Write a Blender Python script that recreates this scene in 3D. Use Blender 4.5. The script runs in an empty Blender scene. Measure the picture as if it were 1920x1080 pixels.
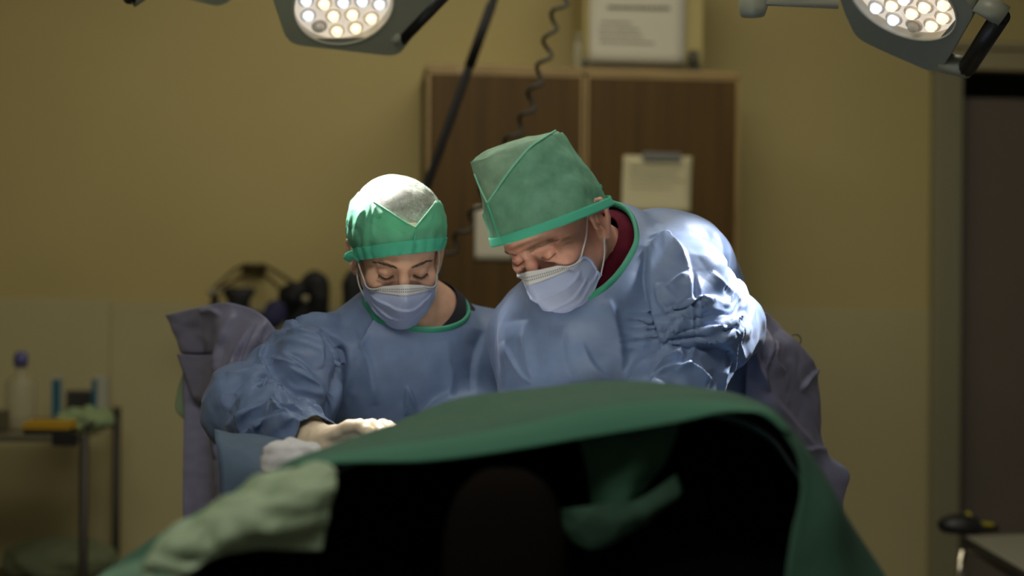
import bpy, bmesh, math, random
import numpy as np
from mathutils import Vector, Matrix, noise
random.seed(4); np.random.seed(4)
S = bpy.context.scene
COL = S.collection
F, CZ, ROLL = 2667.0, 1.40, 0.009                       # focal length in pixels (50 mm on 36 mm), camera height

# ------------------------------------------------------------------ camera, light, exposure
cam = bpy.data.cameras.new('camera'); cam_o = bpy.data.objects.new('camera', cam); COL.objects.link(cam_o)
cam.sensor_width = 36; cam.lens = 50; cam.clip_start = 0.05
cam_o.location = (0, 0, CZ); cam_o.rotation_euler = (math.pi/2, -ROLL, 0)
cam.dof.use_dof = True; cam.dof.focus_distance = 2.50; cam.dof.aperture_fstop = 1.45
S.camera = cam_o
w = bpy.data.worlds.new('world'); S.world = w; w.use_nodes = True
w.node_tree.nodes['Background'].inputs[0].default_value = (1.0, 0.93, 0.80, 1)
w.node_tree.nodes['Background'].inputs[1].default_value = 0.04
def area(name, loc, target, sx, sy, power, col):
    l = bpy.data.lights.new(name, 'AREA'); l.shape = 'RECTANGLE'; l.size = sx; l.size_y = sy
    l.energy = power; l.color = col
    o = bpy.data.objects.new(name, l); COL.objects.link(o); o.location = loc
    o.rotation_euler = (Vector(target)-Vector(loc)).to_track_quat('-Z', 'Y').to_euler()
    return o
area('ceiling_panel_light', (0.1, 3.3, 2.98), (0.1, 3.6, 0), 2.2, 0.8, 15.5, (1.0, 0.94, 0.78))
area('room_panel_light', (-0.3, 0.9, 2.98), (-0.1, 1.9, 0.5), 1.6, 0.8, 23, (1.0, 0.96, 0.86))
SPOT_POWER = (85, 88, 190)
S.view_settings.view_transform = 'Standard'; S.view_settings.look = 'None'
S.view_settings.gamma = 1; S.view_settings.use_curve_mapping = False; S.view_settings.exposure = 0.85
S.cycles.use_denoising = True
S.cycles.max_bounces = 8; S.cycles.diffuse_bounces = 4; S.cycles.transparent_max_bounces = 12
S.cycles.sample_clamp_indirect = 4

# ------------------------------------------------------------------ helpers
CR, SR = math.cos(ROLL), math.sin(ROLL)
def ray(px, py):
    x, y = px-960, py-540; return np.array([(x*CR+y*SR)/F, 1.0, -(-x*SR+y*CR)/F])
def P(px, py, Y): return np.array([0, 0, CZ])+ray(px, py)*Y
def on_plane(px, py, p0, n):
    r = ray(px, py); o = np.array([0, 0, CZ]); return o+r*((np.asarray(p0)-o)@n)/(r@n)
def on_z(px, py, z): return on_plane(px, py, (0, 0, z), np.array([0, 0, 1.0]))
def proj(V):
    x, y = F*V[:, 0]/V[:, 1], -F*(V[:, 2]-CZ)/V[:, 1]; return np.stack([960+x*CR-y*SR, 540+x*SR+y*CR], 1)
def unit(v): v = np.asarray(v, float); return v/np.linalg.norm(v)
MATS = {}
def mat(name, col, rough=0.6, metal=0.0, var=0.0, vscale=20, bump=0.0, bscale=200, spec=0.5, sheen=0.0, transp=0.0,
        trans=0.0, sss=0.0, emit=None, estr=0.0, grain=None, tint=None):
    if name in MATS: return MATS[name]
    m = bpy.data.materials.new(name); m.use_nodes = True; nt = m.node_tree; N = nt.nodes; L = nt.links
    b = N['Principled BSDF']; out = N['Material Output']
    b.inputs['Base Color'].default_value = (*col, 1); b.inputs['Roughness'].default_value = rough
    b.inputs['Metallic'].default_value = metal; b.inputs['Specular IOR Level'].default_value = spec
    if sheen: b.inputs['Sheen Weight'].default_value = sheen; b.inputs['Sheen Roughness'].default_value = 0.4
    if sss:
        b.inputs['Subsurface Weight'].default_value = sss; b.inputs['Subsurface Radius'].default_value = (1, .35, .2)
        b.inputs['Subsurface Scale'].default_value = 0.006
    if emit: b.inputs['Emission Color'].default_value = (*emit, 1); b.inputs['Emission Strength'].default_value = estr
    tc = N.new('ShaderNodeTexCoord')
    if var or grain:
        no = N.new('ShaderNodeTexNoise'); no.inputs['Scale'].default_value = vscale; no.inputs['Detail'].default_value = 5
        if grain:
            mp = N.new('ShaderNodeMapping'); mp.inputs['Scale'].default_value = grain
            L.new(tc.outputs['Object'], mp.inputs[0]); L.new(mp.outputs[0], no.inputs['Vector'])
        else: L.new(tc.outputs['Object'], no.inputs['Vector'])
        r = N.new('ShaderNodeValToRGB')
        r.color_ramp.elements[0].position = 0.3; r.color_ramp.elements[1].position = 0.7
        c2 = tint or tuple(min(1, c*(1+var)) for c in col)
        r.color_ramp.elements[0].color = (*[c*(1-var) for c in col], 1); r.color_ramp.elements[1].color = (*c2, 1)
        L.new(no.outputs['Fac'], r.inputs[0]); L.new(r.outputs[0], b.inputs['Base Color'])
    if bump:
        n2 = N.new('ShaderNodeTexNoise'); n2.inputs['Scale'].default_value = bscale; n2.inputs['Detail'].default_value = 3
        L.new(tc.outputs['Object'], n2.inputs['Vector'])
        bp = N.new('ShaderNodeBump'); bp.inputs['Strength'].default_value = bump; bp.inputs['Distance'].default_value = 0.002
        L.new(n2.outputs['Fac'], bp.inputs['Height']); L.new(bp.outputs[0], b.inputs['Normal'])
    last = b.outputs[0]
    if trans:
        t = N.new('ShaderNodeBsdfTranslucent'); t.inputs[0].default_value = (*col, 1)
        mx = N.new('ShaderNodeMixShader'); mx.inputs[0].default_value = trans
        L.new(last, mx.inputs[1]); L.new(t.outputs[0], mx.inputs[2]); last = mx.outputs[0]
    if transp:
        t = N.new('ShaderNodeBsdfTransparent')
        mx = N.new('ShaderNodeMixShader'); mx.inputs[0].default_value = transp
        L.new(last, mx.inputs[1]); L.new(t.outputs[0], mx.inputs[2]); last = mx.outputs[0]
    L.new(last, out.inputs[0])
    MATS[name] = m
    return m

def tag(o, label=None, cat=None, group=None, kind=None):
    if label: o['label'] = label
    if cat: o['category'] = cat
    if group: o['group'] = group
    if kind: o['kind'] = kind
    return o
def thing(name, loc, label, cat, group=None):
    o = bpy.data.objects.new(name, None); COL.objects.link(o); o.location = tuple(loc); o.empty_display_size = .05
    return tag(o, label, cat, group)
def world_of(o):
    l = Vector(o.location); p = o.parent
    while p: l = l + Vector(p.location); p = p.parent
    return l
def link(name, V, faces, m, parent=None, smooth=True, origin=None):
    """world-space verts -> one object; its origin is put at `origin` (default: the base centre)"""
    V = np.asarray(V, float).reshape(-1, 3)
    if origin is None:
        origin = (V.min(0)+V.max(0))/2; origin[2] = V[:, 2].min()
    me = bpy.data.meshes.new(name)
    F_ = faces.tolist() if isinstance(faces, np.ndarray) else faces
    me.from_pydata((V-np.asarray(origin)).tolist(), [], F_)
    me.materials.append(m)
    if smooth: me.polygons.foreach_set('use_smooth', [True]*len(me.polygons))
    me.update()
    o = bpy.data.objects.new(name, me); COL.objects.link(o)
    if parent is not None:
        o.parent = parent; o.location = Vector(origin)-world_of(parent)
    else: o.location = tuple(origin)
    return o
def solid(o, t, offset=-1.0):
    md = o.modifiers.new('thickness', 'SOLIDIFY'); md.thickness = t; md.offset = offset; return o
def bevel(o, wd, seg=2, ang=35):
    md = o.modifiers.new('bevel', 'BEVEL'); md.width = wd; md.segments = seg; md.limit_method = 'ANGLE'; md.angle_limit = math.radians(ang); return o
class MB:
    def __init__(s): s.v = []; s.f = []
    def add(s, V, Fc):
        n = len(s.v); s.v += [tuple(map(float, v)) for v in V]; s.f += [tuple(int(i)+n for i in f) for f in Fc]; return s
    def box(s, lo, hi, R=None, c=None):
        lo = np.array(lo, float); hi = np.array(hi, float)
        V = np.array([[(lo, hi)[i][0], (lo, hi)[j][1], (lo, hi)[k][2]] for i in (0, 1) for j in (0, 1) for k in (0, 1)])
        if R is not None: V = V@np.asarray(R)
        if c is not None: V = V+np.asarray(c)
        return s.add(V, [(0, 1, 3, 2), (4, 6, 7, 5), (0, 4, 5, 1), (2, 3, 7, 6), (0, 2, 6, 4), (1, 5, 7, 3)])
    def tube(s, pts, r, n=10, cap=True, flat=None):
        V, Fc = tube(pts, r, n, cap, flat); return s.add(V, Fc)
    def lathe(s, prof, c, axis=(0, 0, 1), n=24):
        a = unit(axis); t = unit(np.cross(a, (0.3, 1, 0.2))); b = np.cross(a, t); c = np.asarray(c, float)
        V = [c+a*h+r*(t*math.cos(2*math.pi*k/n)+b*math.sin(2*math.pi*k/n)) for r, h in prof for k in range(n)]
        Fc = [(i*n+k, i*n+(k+1) % n, (i+1)*n+(k+1) % n, (i+1)*n+k) for i in range(len(prof)-1) for k in range(n)]
        Fc += [tuple(range(n))[::-1], tuple((len(prof)-1)*n+k for k in range(n))]
        return s.add(V, Fc)
    def build(s, name, m, parent=None, smooth=False, origin=None): return link(name, s.v, s.f, m, parent, smooth, origin)
def tube(pts, r, n=10, cap=True, flat=None, closed=False):
    pts = np.asarray(pts, float); k = len(pts); r = np.broadcast_to(np.asarray(r, float), (k,))
    T = np.gradient(pts, axis=0) if not closed else np.roll(pts, -1, 0)-np.roll(pts, 1, 0)
    T /= np.linalg.norm(T, axis=1)[:, None]+1e-12
    up = np.array([.13, .21, .97]); up = up-T[0]*(up@T[0]); V = []
    for i in range(k):
        if flat is not None: up = flat[i]-T[i]*(flat[i]@T[i])
        else: up = up-T[i]*(up@T[i])
        up = up/(np.linalg.norm(up)+1e-12); sd = np.cross(T[i], up)
        for j in range(n):
            a = 2*math.pi*j/n; V.append(pts[i]+r[i]*(sd*math.cos(a)+up*math.sin(a)*(0.25 if flat is not None else 1)))
    m = k if closed else k-1
    Fc = [(i*n+j, i*n+(j+1) % n, ((i+1) % k)*n+(j+1) % n, ((i+1) % k)*n+j) for i in range(m) for j in range(n)]
    if cap and not closed: Fc += [tuple(range(n))[::-1], tuple((k-1)*n+j for j in range(n))]
    return np.array(V), Fc
def crom(pts, n, closed=False):
    """Catmull-Rom resampling, even in chord length"""
    pts = np.asarray(pts, float)
    d = np.r_[0, np.cumsum(np.linalg.norm(np.diff(pts, axis=0), axis=1)+1e-9)]; t = d/d[-1]
    m = np.gradient(pts, t, axis=0)
    u = np.linspace(0, 1, n); i = np.clip(np.searchsorted(t, u, side='right')-1, 0, len(t)-2)
    h = (t[i+1]-t[i])[:, None]; s = ((u-t[i])/(t[i+1]-t[i]))[:, None]
    return ((2*s**3-3*s**2+1)*pts[i]+(s**3-2*s**2+s)*h*m[i]+(-2*s**3+3*s**2)*pts[i+1]+(s**3-s**2)*h*m[i+1])
def grid_faces(nu, nv):
    i, j = np.meshgrid(np.arange(nu-1), np.arange(nv-1), indexing='ij'); a = (i*nv+j).ravel()
    return np.stack([a, a+nv, a+nv+1, a+1], 1)
def sheet(curves, nu, nv):
    """surface through a list of 3D polylines: along each curve nu points, across them nv"""
    C = np.array([crom(c, nu) for c in curves])                 # k, nu, 3
    G = np.array([crom(C[:, i], nv) for i in range(nu)])        # nu, nv, 3
    return G.reshape(-1, 3), grid_faces(nu, nv)
def normals(V, Fc):
    Fc = np.asarray(Fc); n = np.cross(V[Fc[:, 2]]-V[Fc[:, 0]], V[Fc[:, -1]]-V[Fc[:, 1]])
    N = np.zeros_like(V)
    for k in range(Fc.shape[1]): np.add.at(N, Fc[:, k], n)
    return N/(np.linalg.norm(N, axis=1)[:, None]+1e-12)
def nz(Q, f=1.0, o=0.0):
    return np.array([noise.noise((x*f+o, y*f+o*.7, z*f-o)) for x, y, z in Q])
def tri(x): return np.abs((x % 1.0)*2-1)*2-1
def crumple(Q, scale, seed=0, n=5):
    """creased-paper relief: folded planes in random directions"""
    rs = np.random.RandomState(int(seed)); wv = np.stack([nz(Q, 1/scale*.7, 3.1+seed), nz(Q, 1/scale*.7, 9.7+seed), nz(Q, 1/scale*.7, 5.3+seed)], 1)
    h = np.zeros(len(Q))
    for k in range(n):
        d = unit(rs.randn(3)); h += tri(Q@d/scale*(.6+.35*k)+rs.rand()+wv@unit(rs.randn(3))*.9)/(1+.5*k)
    return h/2.2

# ------------------------------------------------------------------ signed distance modelling on a rectilinear grid
def axis(lo, hi, fine, coarse, flo=None, fhi=None):
    if flo is None: return np.arange(lo, hi+coarse, coarse)
    return np.r_[np.arange(flo-coarse, lo-coarse, -coarse)[::-1], np.arange(flo, fhi, fine), np.arange(fhi, hi+coarse, coarse)]
def smin(a, b, k):
    h = np.clip(.5+.5*(b-a)/k, 0, 1); return b*(1-h)+a*h-k*h*(1-h)
class Field:
    def __init__(s, xs, ys, zs): s.ax = [np.asarray(a, np.float32) for a in (xs, ys, zs)]; s.a = np.full([len(a) for a in s.ax], .2, np.float32)
    def add(s, fn, lo, hi, k=.01, op='u'):
        m = k+.02; sl = []; co = []
        for i in range(3):
            i0 = max(0, np.searchsorted(s.ax[i], lo[i]-m)-1); i1 = min(len(s.ax[i]), np.searchsorted(s.ax[i], hi[i]+m)+1)
            if i1 <= i0: return s
            sl.append(slice(i0, i1)); sh = [1, 1, 1]; sh[i] = -1; co.append(s.ax[i][i0:i1].reshape(sh))
        d = fn(*co).astype(np.float32); v = s.a[tuple(sl)]
        s.a[tuple(sl)] = smin(v, d, k) if op == 'u' else -smin(-v, d, k)
        return s
    def scoop(s, ring, k=.05):
        """hollow out everything that rises above the neckline plane around the neck"""
        c, r, n = ring
        def fn(X, Y, Z):
            X, Y, Z = X-c[0], Y-c[1], Z-c[2]; h = X*n[0]+Y*n[1]+Z*n[2]
            return np.maximum(-.018-h, np.sqrt(np.maximum(X*X+Y*Y+Z*Z-h*h, 0))-r*1.55)
        return s.add(fn, c-r*2.2, c+r*2.2, k, 's')
    def ell(s, c, r, R=None, k=.01, op='u'):
        c = np.asarray(c, float); r = np.asarray(r, float); R = np.eye(3) if R is None else np.asarray(R)
        ext = np.sqrt(((R*r[:, None])**2).sum(0))
        def fn(X, Y, Z):
            X, Y, Z = X-c[0], Y-c[1], Z-c[2]; q = [R[i, 0]*X+R[i, 1]*Y+R[i, 2]*Z for i in range(3)]
            k0 = np.sqrt(sum((q[i]/r[i])**2 for i in range(3))); k1 = np.sqrt(sum((q[i]/r[i]**2)**2 for i in range(3)))
            return k0*(k0-1)/(k1+1e-6)
        return s.add(fn, c-ext, c+ext, k, op)
    def cone(s, a, b, ra, rb, k=.01, op='u'):
        a = np.asarray(a, float); b = np.asarray(b, float); ab = b-a; L2 = ab@ab+1e-12
        def fn(X, Y, Z):
            X, Y, Z = X-a[0], Y-a[1], Z-a[2]; t = np.clip((X*ab[0]+Y*ab[1]+Z*ab[2])/L2, 0, 1)
            return np.sqrt((X-t*ab[0])**2+(Y-t*ab[1])**2+(Z-t*ab[2])**2)-(ra+(rb-ra)*t)
        return s.add(fn, np.minimum(a-ra, b-rb), np.maximum(a+ra, b+rb), k, op)
    def chain(s, pts, rs, k=.01, op='u'):
        for i in range(len(pts)-1): s.cone(pts[i], pts[i+1], rs[i], rs[i+1], k, op)
        return s
    def mesh(s):
        a = s.a; X = s.ax; sg = a < 0
        c = np.zeros([n-1 for n in a.shape], np.int8)
        for i in (0, 1):
            for j in (0, 1):
                for k in (0, 1): c += sg[i:a.shape[0]-1+i, j:a.shape[1]-1+j, k:a.shape[2]-1+k]
        idx = np.argwhere((c > 0) & (c < 8)); n = len(idx); vid = np.full(c.shape, -1, np.int32); vid[tuple(idx.T)] = np.arange(n)
        acc = np.zeros((n, 3)); cnt = np.zeros(n)
        cor = [(i, j, k) for i in (0, 1) for j in (0, 1) for k in (0, 1)]
        for p in cor:
            for ax in range(3):
                if p[ax]: continue
                q = list(p); q[ax] = 1
                I = idx+np.array(p); J = idx+np.array(q); va = a[tuple(I.T)]; vb = a[tuple(J.T)]; mk = (va < 0) != (vb < 0)
                t = np.where(mk, va/(va-vb+1e-12), 0)[:, None]
                A = np.stack([X[d][I[:, d]] for d in range(3)], 1); B = np.stack([X[d][J[:, d]] for d in range(3)], 1)
                acc += np.where(mk[:, None], A+t*(B-A), 0); cnt += mk
        V = acc/cnt[:, None]; Q = []
        for ax in range(3):
            o1, o2 = [(1, 2), (2, 0), (0, 1)][ax]
            sl0 = [slice(1, -1)]*3; sl0[ax] = slice(0, -1); sl1 = list(sl0); sl1[ax] = slice(1, None)
            A = sg[tuple(sl0)]; B = sg[tuple(sl1)]; e = np.argwhere(A != B)
            base = e.copy(); base[:, o1] += 1; base[:, o2] += 1
            fl = A[tuple(e.T)]
            def at(d1, d2): I = base.copy(); I[:, o1] += d1; I[:, o2] += d2; return vid[tuple(I.T)]
            q = np.stack([at(-1, -1), at(0, -1), at(0, 0), at(-1, 0)], 1)
            q[~fl] = q[~fl][:, ::-1]; Q.append(q)
        return V, np.concatenate(Q)
    def sample(s, V):
        """trilinear value of the field at points"""
        ix = []; fr = []
        for d in range(3):
            i = np.clip(np.searchsorted(s.ax[d], V[:, d])-1, 0, len(s.ax[d])-2); ix.append(i); fr.append((V[:, d]-s.ax[d][i])/(s.ax[d][i+1]-s.ax[d][i]))
        o = 0
        for p in ((i, j, k) for i in (0, 1) for j in (0, 1) for k in (0, 1)):
            wt = 1
            for d in range(3): wt = wt*(fr[d] if p[d] else 1-fr[d])
            o = o+wt*s.a[ix[0]+p[0], ix[1]+p[1], ix[2]+p[2]]
        return o
def smooth(V, Fc, it=2, lam=.5):
    Fc = np.asarray(Fc); n = Fc.shape[1]
    a = np.concatenate([Fc[:, k] for k in range(n)]); b = np.concatenate([Fc[:, (k+1) % n] for k in range(n)])
    for _ in range(it):
        acc = np.zeros_like(V); c = np.zeros(len(V)); np.add.at(acc, a, V[b]); np.add.at(acc, b, V[a]); np.add.at(c, a, 1); np.add.at(c, b, 1)
        V = V+lam*(acc/np.maximum(c, 1)[:, None]-V)
    return V
def clip(V, Fc, g):
    """keep the part of the mesh where g>=0; returns verts, triangles and the cut edges"""
    Fc = np.asarray(Fc)
    T = np.concatenate([Fc[:, [0, 1, 2]], Fc[:, [0, 2, 3]]]) if Fc.shape[1] == 4 else Fc
    pos = g >= 0; c = pos[T].sum(1); out = [T[c == 3]]; nv = {}; newv = []; cut = []
    def mid(i, j):
        k = (i, j) if i < j else (j, i)
        if k not in nv:
            t = g[i]/(g[i]-g[j]); nv[k] = len(V)+len(newv); newv.append(V[i]+t*(V[j]-V[i]))
        return nv[k]
    ex = []
    for t in T[(c == 1) | (c == 2)].tolist():
        p = [pos[i] for i in t]
        if sum(p) == 1:
            k = p.index(True); a, b, d = t[k], t[(k+1) % 3], t[(k+2) % 3]; m1 = mid(a, b); m2 = mid(a, d); ex.append((a, m1, m2)); cut.append((m1, m2))
        else:
            k = p.index(False); a, b, d = t[k], t[(k+1) % 3], t[(k+2) % 3]; m1 = mid(a, b); m2 = mid(a, d); ex += [(m1, b, d), (m1, d, m2)]; cut.append((m2, m1))
    V2 = np.concatenate([V, np.array(newv).reshape(-1, 3)]); T2 = np.concatenate(out+[np.array(ex, int).reshape(-1, 3)])
    used = np.unique(T2); mp = np.full(len(V2), -1); mp[used] = np.arange(len(used))
    return V2[used], mp[T2], [(mp[a], mp[b]) for a, b in cut]
def loops(cut):
    nx = {}
    for a, b in cut: nx.setdefault(a, []).append(b)
    res = []
    while nx:
        a = next(iter(nx)); lp = [a]
        while nx.get(lp[-1]):
            b = nx[lp[-1]].pop()
            if not nx[lp[-1]]: del nx[lp[-1]]
            if b == lp[0]: break
            lp.append(b)
        else: nx.pop(lp[-1], None)
        res.append(lp)
    return sorted(res, key=len, reverse=True)
def even_loop(pts, n, sm=6):
    pts = np.asarray(pts); c = np.r_[pts, pts[:1]]; d = np.r_[0, np.cumsum(np.linalg.norm(np.diff(c, axis=0), axis=1))]
    u = np.linspace(0, d[-1], n, endpoint=False); q = np.stack([np.interp(u, d, c[:, k]) for k in range(3)], 1)
    for _ in range(sm): q = .5*q+.25*(np.roll(q, 1, 0)+np.roll(q, -1, 0))
    return q
def folds(V, N, items):
    """press hand-placed cloth folds into a surface. item = (pixel polyline seen on the front of the garment, height, soft width, sharp width, side)"""
    px = proj(V); view = V-np.array([0, 0, CZ]); view /= np.linalg.norm(view, axis=1)[:, None]
    front = np.clip((-(N*view).sum(1)-.02)/.25, 0, 1); h = np.zeros(len(V))
    for pl, amp, wsoft, wsharp in items:
        pl = np.asarray(pl, float); n = max(8, int(np.linalg.norm(np.diff(pl, axis=0), axis=1).sum()/5)); c = crom(pl, n)
        m = np.where(((px > c.min(0)-4*wsoft) & (px < c.max(0)+4*wsoft)).all(1) & (front > 0))[0]
        if not len(m): continue
        best = np.full(len(m), 1e9); sd = np.zeros(len(m)); tt = np.zeros(len(m))
        for i in range(n-1):
            ab = c[i+1]-c[i]; q = px[m]-c[i]; t = np.clip((q@ab)/(ab@ab+1e-9), 0, 1); dv = q-t[:, None]*ab; d = np.hypot(dv[:, 0], dv[:, 1])
            u = d < best; best[u] = d[u]; sd[u] = np.where(ab[0]*q[u, 1]-ab[1]*q[u, 0] >= 0, 1, -1); tt[u] = (i+t[u])/(n-1)
        fade = np.clip(np.minimum(tt, 1-tt)*4, 0, 1)**.7
        pr = np.where(sd > 0, np.exp(-best/wsoft), np.exp(-(best/wsharp)**2))
        endd = np.where((tt <= 0) | (tt >= 1), 0, 1)
        h[m] += amp*pr*fade*front[m]*endd
    return h

# ------------------------------------------------------------------ the room
WA = math.radians(6); WX = np.array([math.cos(WA), math.sin(WA), 0]); WN = np.array([math.sin(WA), -math.cos(WA), 0]); W0 = np.array([0, 4.8, 0])
WR = np.array([WX, WN, [0, 0, 1.0]])                       # wall frame: along, towards the room, up
def wa(px, py, d=0.0):
    q = on_plane(px, py, W0+WN*d, WN)-W0; return q@WX, q[2]
def wbox(mb, a0, a1, d0, d1, z0, z1):
    mb.box((a0, d0, z0), (a1, d1, z1), WR, W0); return mb
M_wall = mat('cream wall paint', (.45, .365, .145), .75, var=.04, vscale=1.5, bump=.08, bscale=90)
M_dado = mat('pale dado paint', (.43, .375, .19), .5, var=.04, vscale=2)
M_jamb = mat('grey green jamb paint', (.22, .205, .115), .6)
M_ceil = mat('ceiling white', (.6, .57, .45), .8)
M_floor = mat('grey vinyl floor', (.16, .16, .13), .4, var=.15, vscale=8)
ST = lambda o: tag(o, kind='structure')
RX = wa(1742, 500)[0]                                        # where the back wall meets the door jamb
ST(wbox(MB(), -3.0, RX, -.1, 0, 0, 3.0).build('wall_back', M_wall))
ST(wbox(MB(), RX, 2.6, -.1, 0, wa(1850, 100)[1], 3.0).build('wall_right', M_wall))
zl = wa(100, 566)[1]; aj = wa(207, 700)[0]
ST(wbox(MB(), -3.0, aj-.002, 0, .006, 0, zl+.012).build('trim_1', M_dado))
ST(wbox(MB(), aj+.002, RX, 0, .006, 0, zl).build('trim_2', M_dado))
jw = wa(1806, 300, .05)[0]
o = ST(bevel(wbox(MB(), RX, jw, -.1, .05, 0, wa(1780, 130, .05)[1]).build('trim_3', M_jamb), .006))
hd = MB(); z0 = wa(1860, 133, .03)[1]; wbox(hd, jw-.09, 2.6, 0, .05, z0, z0+.035); wbox(hd, jw-.09, 2.6, 0, .035, z0+.035, z0+.075); wbox(hd, jw-.09, 2.6, 0, .055, z0+.075, z0+.1)
ST(bevel(hd.build('trim_4', mat('header trim paint', (.33, .28, .15), .5)), .004))
ST(wbox(MB(), jw-.02, 2.6, -.3, -.28, 0, 3.0).build('wall_recess', mat('dark recess', (.02, .018, .016), .8)))
d1 = ST(bevel(wbox(MB(), jw, 2.5, -.06, -.02, 0, wa(1860, 184, -.02)[1]).build('door_1', mat('brown grey door', (.125, .10, .075), .5, var=.06, vscale=3)), .004))
ST(MB().box((-3.0, -.6, -.1), (2.9, 5.3, 0)).build('floor', M_floor))
ST(MB().box((-3.0, -.6, 3.0), (2.9, 5.3, 3.1)).build('ceiling', M_ceil))
ST(MB().box((-3.1, -.6, 0), (-2.9, 5.2, 3.0)).build('wall_left', M_wall))

# ------------------------------------------------------------------ wardrobe, papers, box on top
CD = .42
M_wood = mat('brown wood laminate', (.078, .044, .011), .5, spec=.2, var=.22, vscale=3, grain=(14, 14, .7))
M_edge = mat('light beech edging', (.30, .20, .07), .5, var=.15, vscale=6)
a0, zt = wa(801, 119, CD); a1, zt1 = wa(1386, 134, CD); zt = (zt+zt1)/2; am = wa(1096, 240, CD)[0]
cab = thing('wardrobe', W0+WX*(a0+a1)/2+WN*CD/2, 'tall brown two-door wooden wardrobe with pale beech edging against the back wall', 'wardrobe')
c = MB(); wbox(c, a0, a1, 0.01, CD-.02, .08, zt-.018); c.build('carcass', M_wood, cab)
wbox(MB(), a0-.004, a1+.004, 0.01, CD+.002, zt-.018, zt).build('top_board', M_edge, cab)
wbox(MB(), a0+.03, a1-.03, .03, CD-.06, 0, .08).build('plinth', M_wood, cab)
for b0, b1 in ((a0, am-.003), (am+.003, a1)):
    d = wbox(MB(), b0+.009, b1-.009, CD-.019, CD, .09, zt-.03).build('door', M_wood, cab)
    e = MB(); wbox(e, b0, b0+.009, CD-.019, CD+.001, .082, zt-.02); wbox(e, b1-.009, b1, CD-.019, CD+.001, .082, zt-.02)
    wbox(e, b0, b1, CD-.019, CD+.001, zt-.03, zt-.02); e.build('edging', M_edge, d)
    h = MB(); hx = b1-.05 if b0 == a0 else b0+.05; q = W0+WX*hx+WN*(CD+.012)
    h.tube([q+np.array([0, 0, 1.0]), q+np.array([0, 0, 1.13])], .005); h.build('handle', mat('steel', (.5, .5, .48), .3, 1.0), d)
q = np.r_[wa(861, 132, CD), 0]; pb = MB(); pb.lathe([(.0, 0), (.005, 0), (.004, .002), (0, .003)], W0+WX*q[0]+WN*CD+np.array([0, 0, q[1]]), WN, 10); pb.build('screw_cap', mat('pale plastic', (.55, .5, .4), .4), cab, smooth=True)
M_paper = mat('office paper', (.62, .58, .45), .8, trans=.1)
M_ink = mat('grey ink', (.16, .145, .10), .9)
def paper(name, px0, py0, px1, py1, d, label, cat, lines=(), m=M_paper, curl=.004, skew=0):
    A = np.array(wa(px0, py0, d)); B = np.array(wa(px1, py1, d)); nu, nv = 9, 9; V = []
    for i in range(nu):
        for j in range(nv):
            u, v = i/(nu-1), j/(nv-1); z = A[1]+(B[1]-A[1])*v
            V.append(W0+WX*(A[0]+(B[0]-A[0])*u+skew*v)+WN*(d+.002+curl*(v**3+.4*(2*u-1)**2*v))+np.array([0, 0, z]))
    o = link(name, V, grid_faces(nu, nv), m); solid(o, .0006, 0); tag(o, label, cat)
    if lines:
        k = MB()
        for (x0, y0, x1, y1, hgt) in lines:
            random.seed(int(x0+y0)); x = x0
            while x < x1:
                wl = random.uniform(3, 9); a, z = wa(x, y0+(y1-y0)*(x-x0)/(x1-x0), d); a2, z2 = wa(min(x+wl, x1), y0+(y1-y0)*(x-x0)/(x1-x0), d); hh = hgt/F*4.4
                wbox(k, a, a2, d+.0055, d+.0062, z-hh/2, z+hh/2); x += wl+random.uniform(1, 2.2)
        tag(k.build('print', M_ink, o), kind='stuff')
    return o
# carton on the wardrobe with a printed sheet on its front
BD = .36
b0, zb = wa(1094, 124, BD); b1, _ = wa(1318, 130, BD); bx = thing('carton', W0+WX*(b0+b1)/2+WN*.22+np.array([0, 0, zt]), 'cream cardboard box on top of the wardrobe behind a printed sheet', 'box')
M_box = mat('cream cardboard', (.40, .33, .13), .8, var=.06, vscale=9)
zt2 = zt+.36
bevel(wbox(MB(), b0, b1, .12, BD, zt+.001, zt2).build('box_body', M_box, bx), .003)
wbox(MB(), b0-.004, b1+.004, .11, BD+.004, zt2-.07, zt2+.004).build('box_lid', M_box, bx)
tr = MB(); wbox(tr, b0-.002, b1-.01, BD+.001, BD+.012, zt+.001, zt+.014); tr.build('dark_rail', mat('dark rail', (.03, .028, .02), .6), bx)
paper('printed_notice', 1106, -30, 1284, 120, BD+.014, 'white printed notice standing on top of the wardrobe against the cream box', 'notice',
      [(1139, 14, 1255, 16, 6), (1126, 42, 1184, 43, 2.5), (1122, 55, 1198, 56, 2.5), (1122, 67, 1203, 68, 2.5), (1124, 79, 1226, 81, 2.5)], curl=0.001)
def bottle(name, base, prof, m, label, cat, cap=None, group=None):
    t = thing(name, base, label, cat, group); MB().lathe(prof, base).build('body', m, t, smooth=True)
    if cap: MB().lathe(cap[0], base).build('cap', cap[1], t, smooth=True)
    return t
M_clear = mat('cloudy plastic', (.42, .39, .25), .35, transp=.6, spec=.5)
a, z = wa(1083, 120, .38); bottle('plastic_bottle', W0+WX*a+WN*.38+np.array([0, 0, zt]), [(.0, 0), (.016, 0), (.017, .01), (.017, .075), (.008, .092), (.008, .105), (0, .105)], M_clear,
       'small cloudy plastic bottle on the wardrobe beside the cream box', 'bottle', ([(0, .1), (.009, .1), (.009, .113), (0, .114)], mat('dull cap', (.3, .27, .18), .5)))
a, z = wa(1098, 120, .40); q = W0+WX*a+WN*.40+np.array([0, 0, zt]); t = MB(); t.lathe([(0, 0), (.008, 0), (.009, .02), (.006, .028), (0, .03)], q, n=14); tag(t.build('ink_pot', mat('dark blue plastic', (.02, .03, .035), .4), smooth=True), 'tiny dark pot on the wardrobe below the left edge of the printed notice', 'pot')
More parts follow.
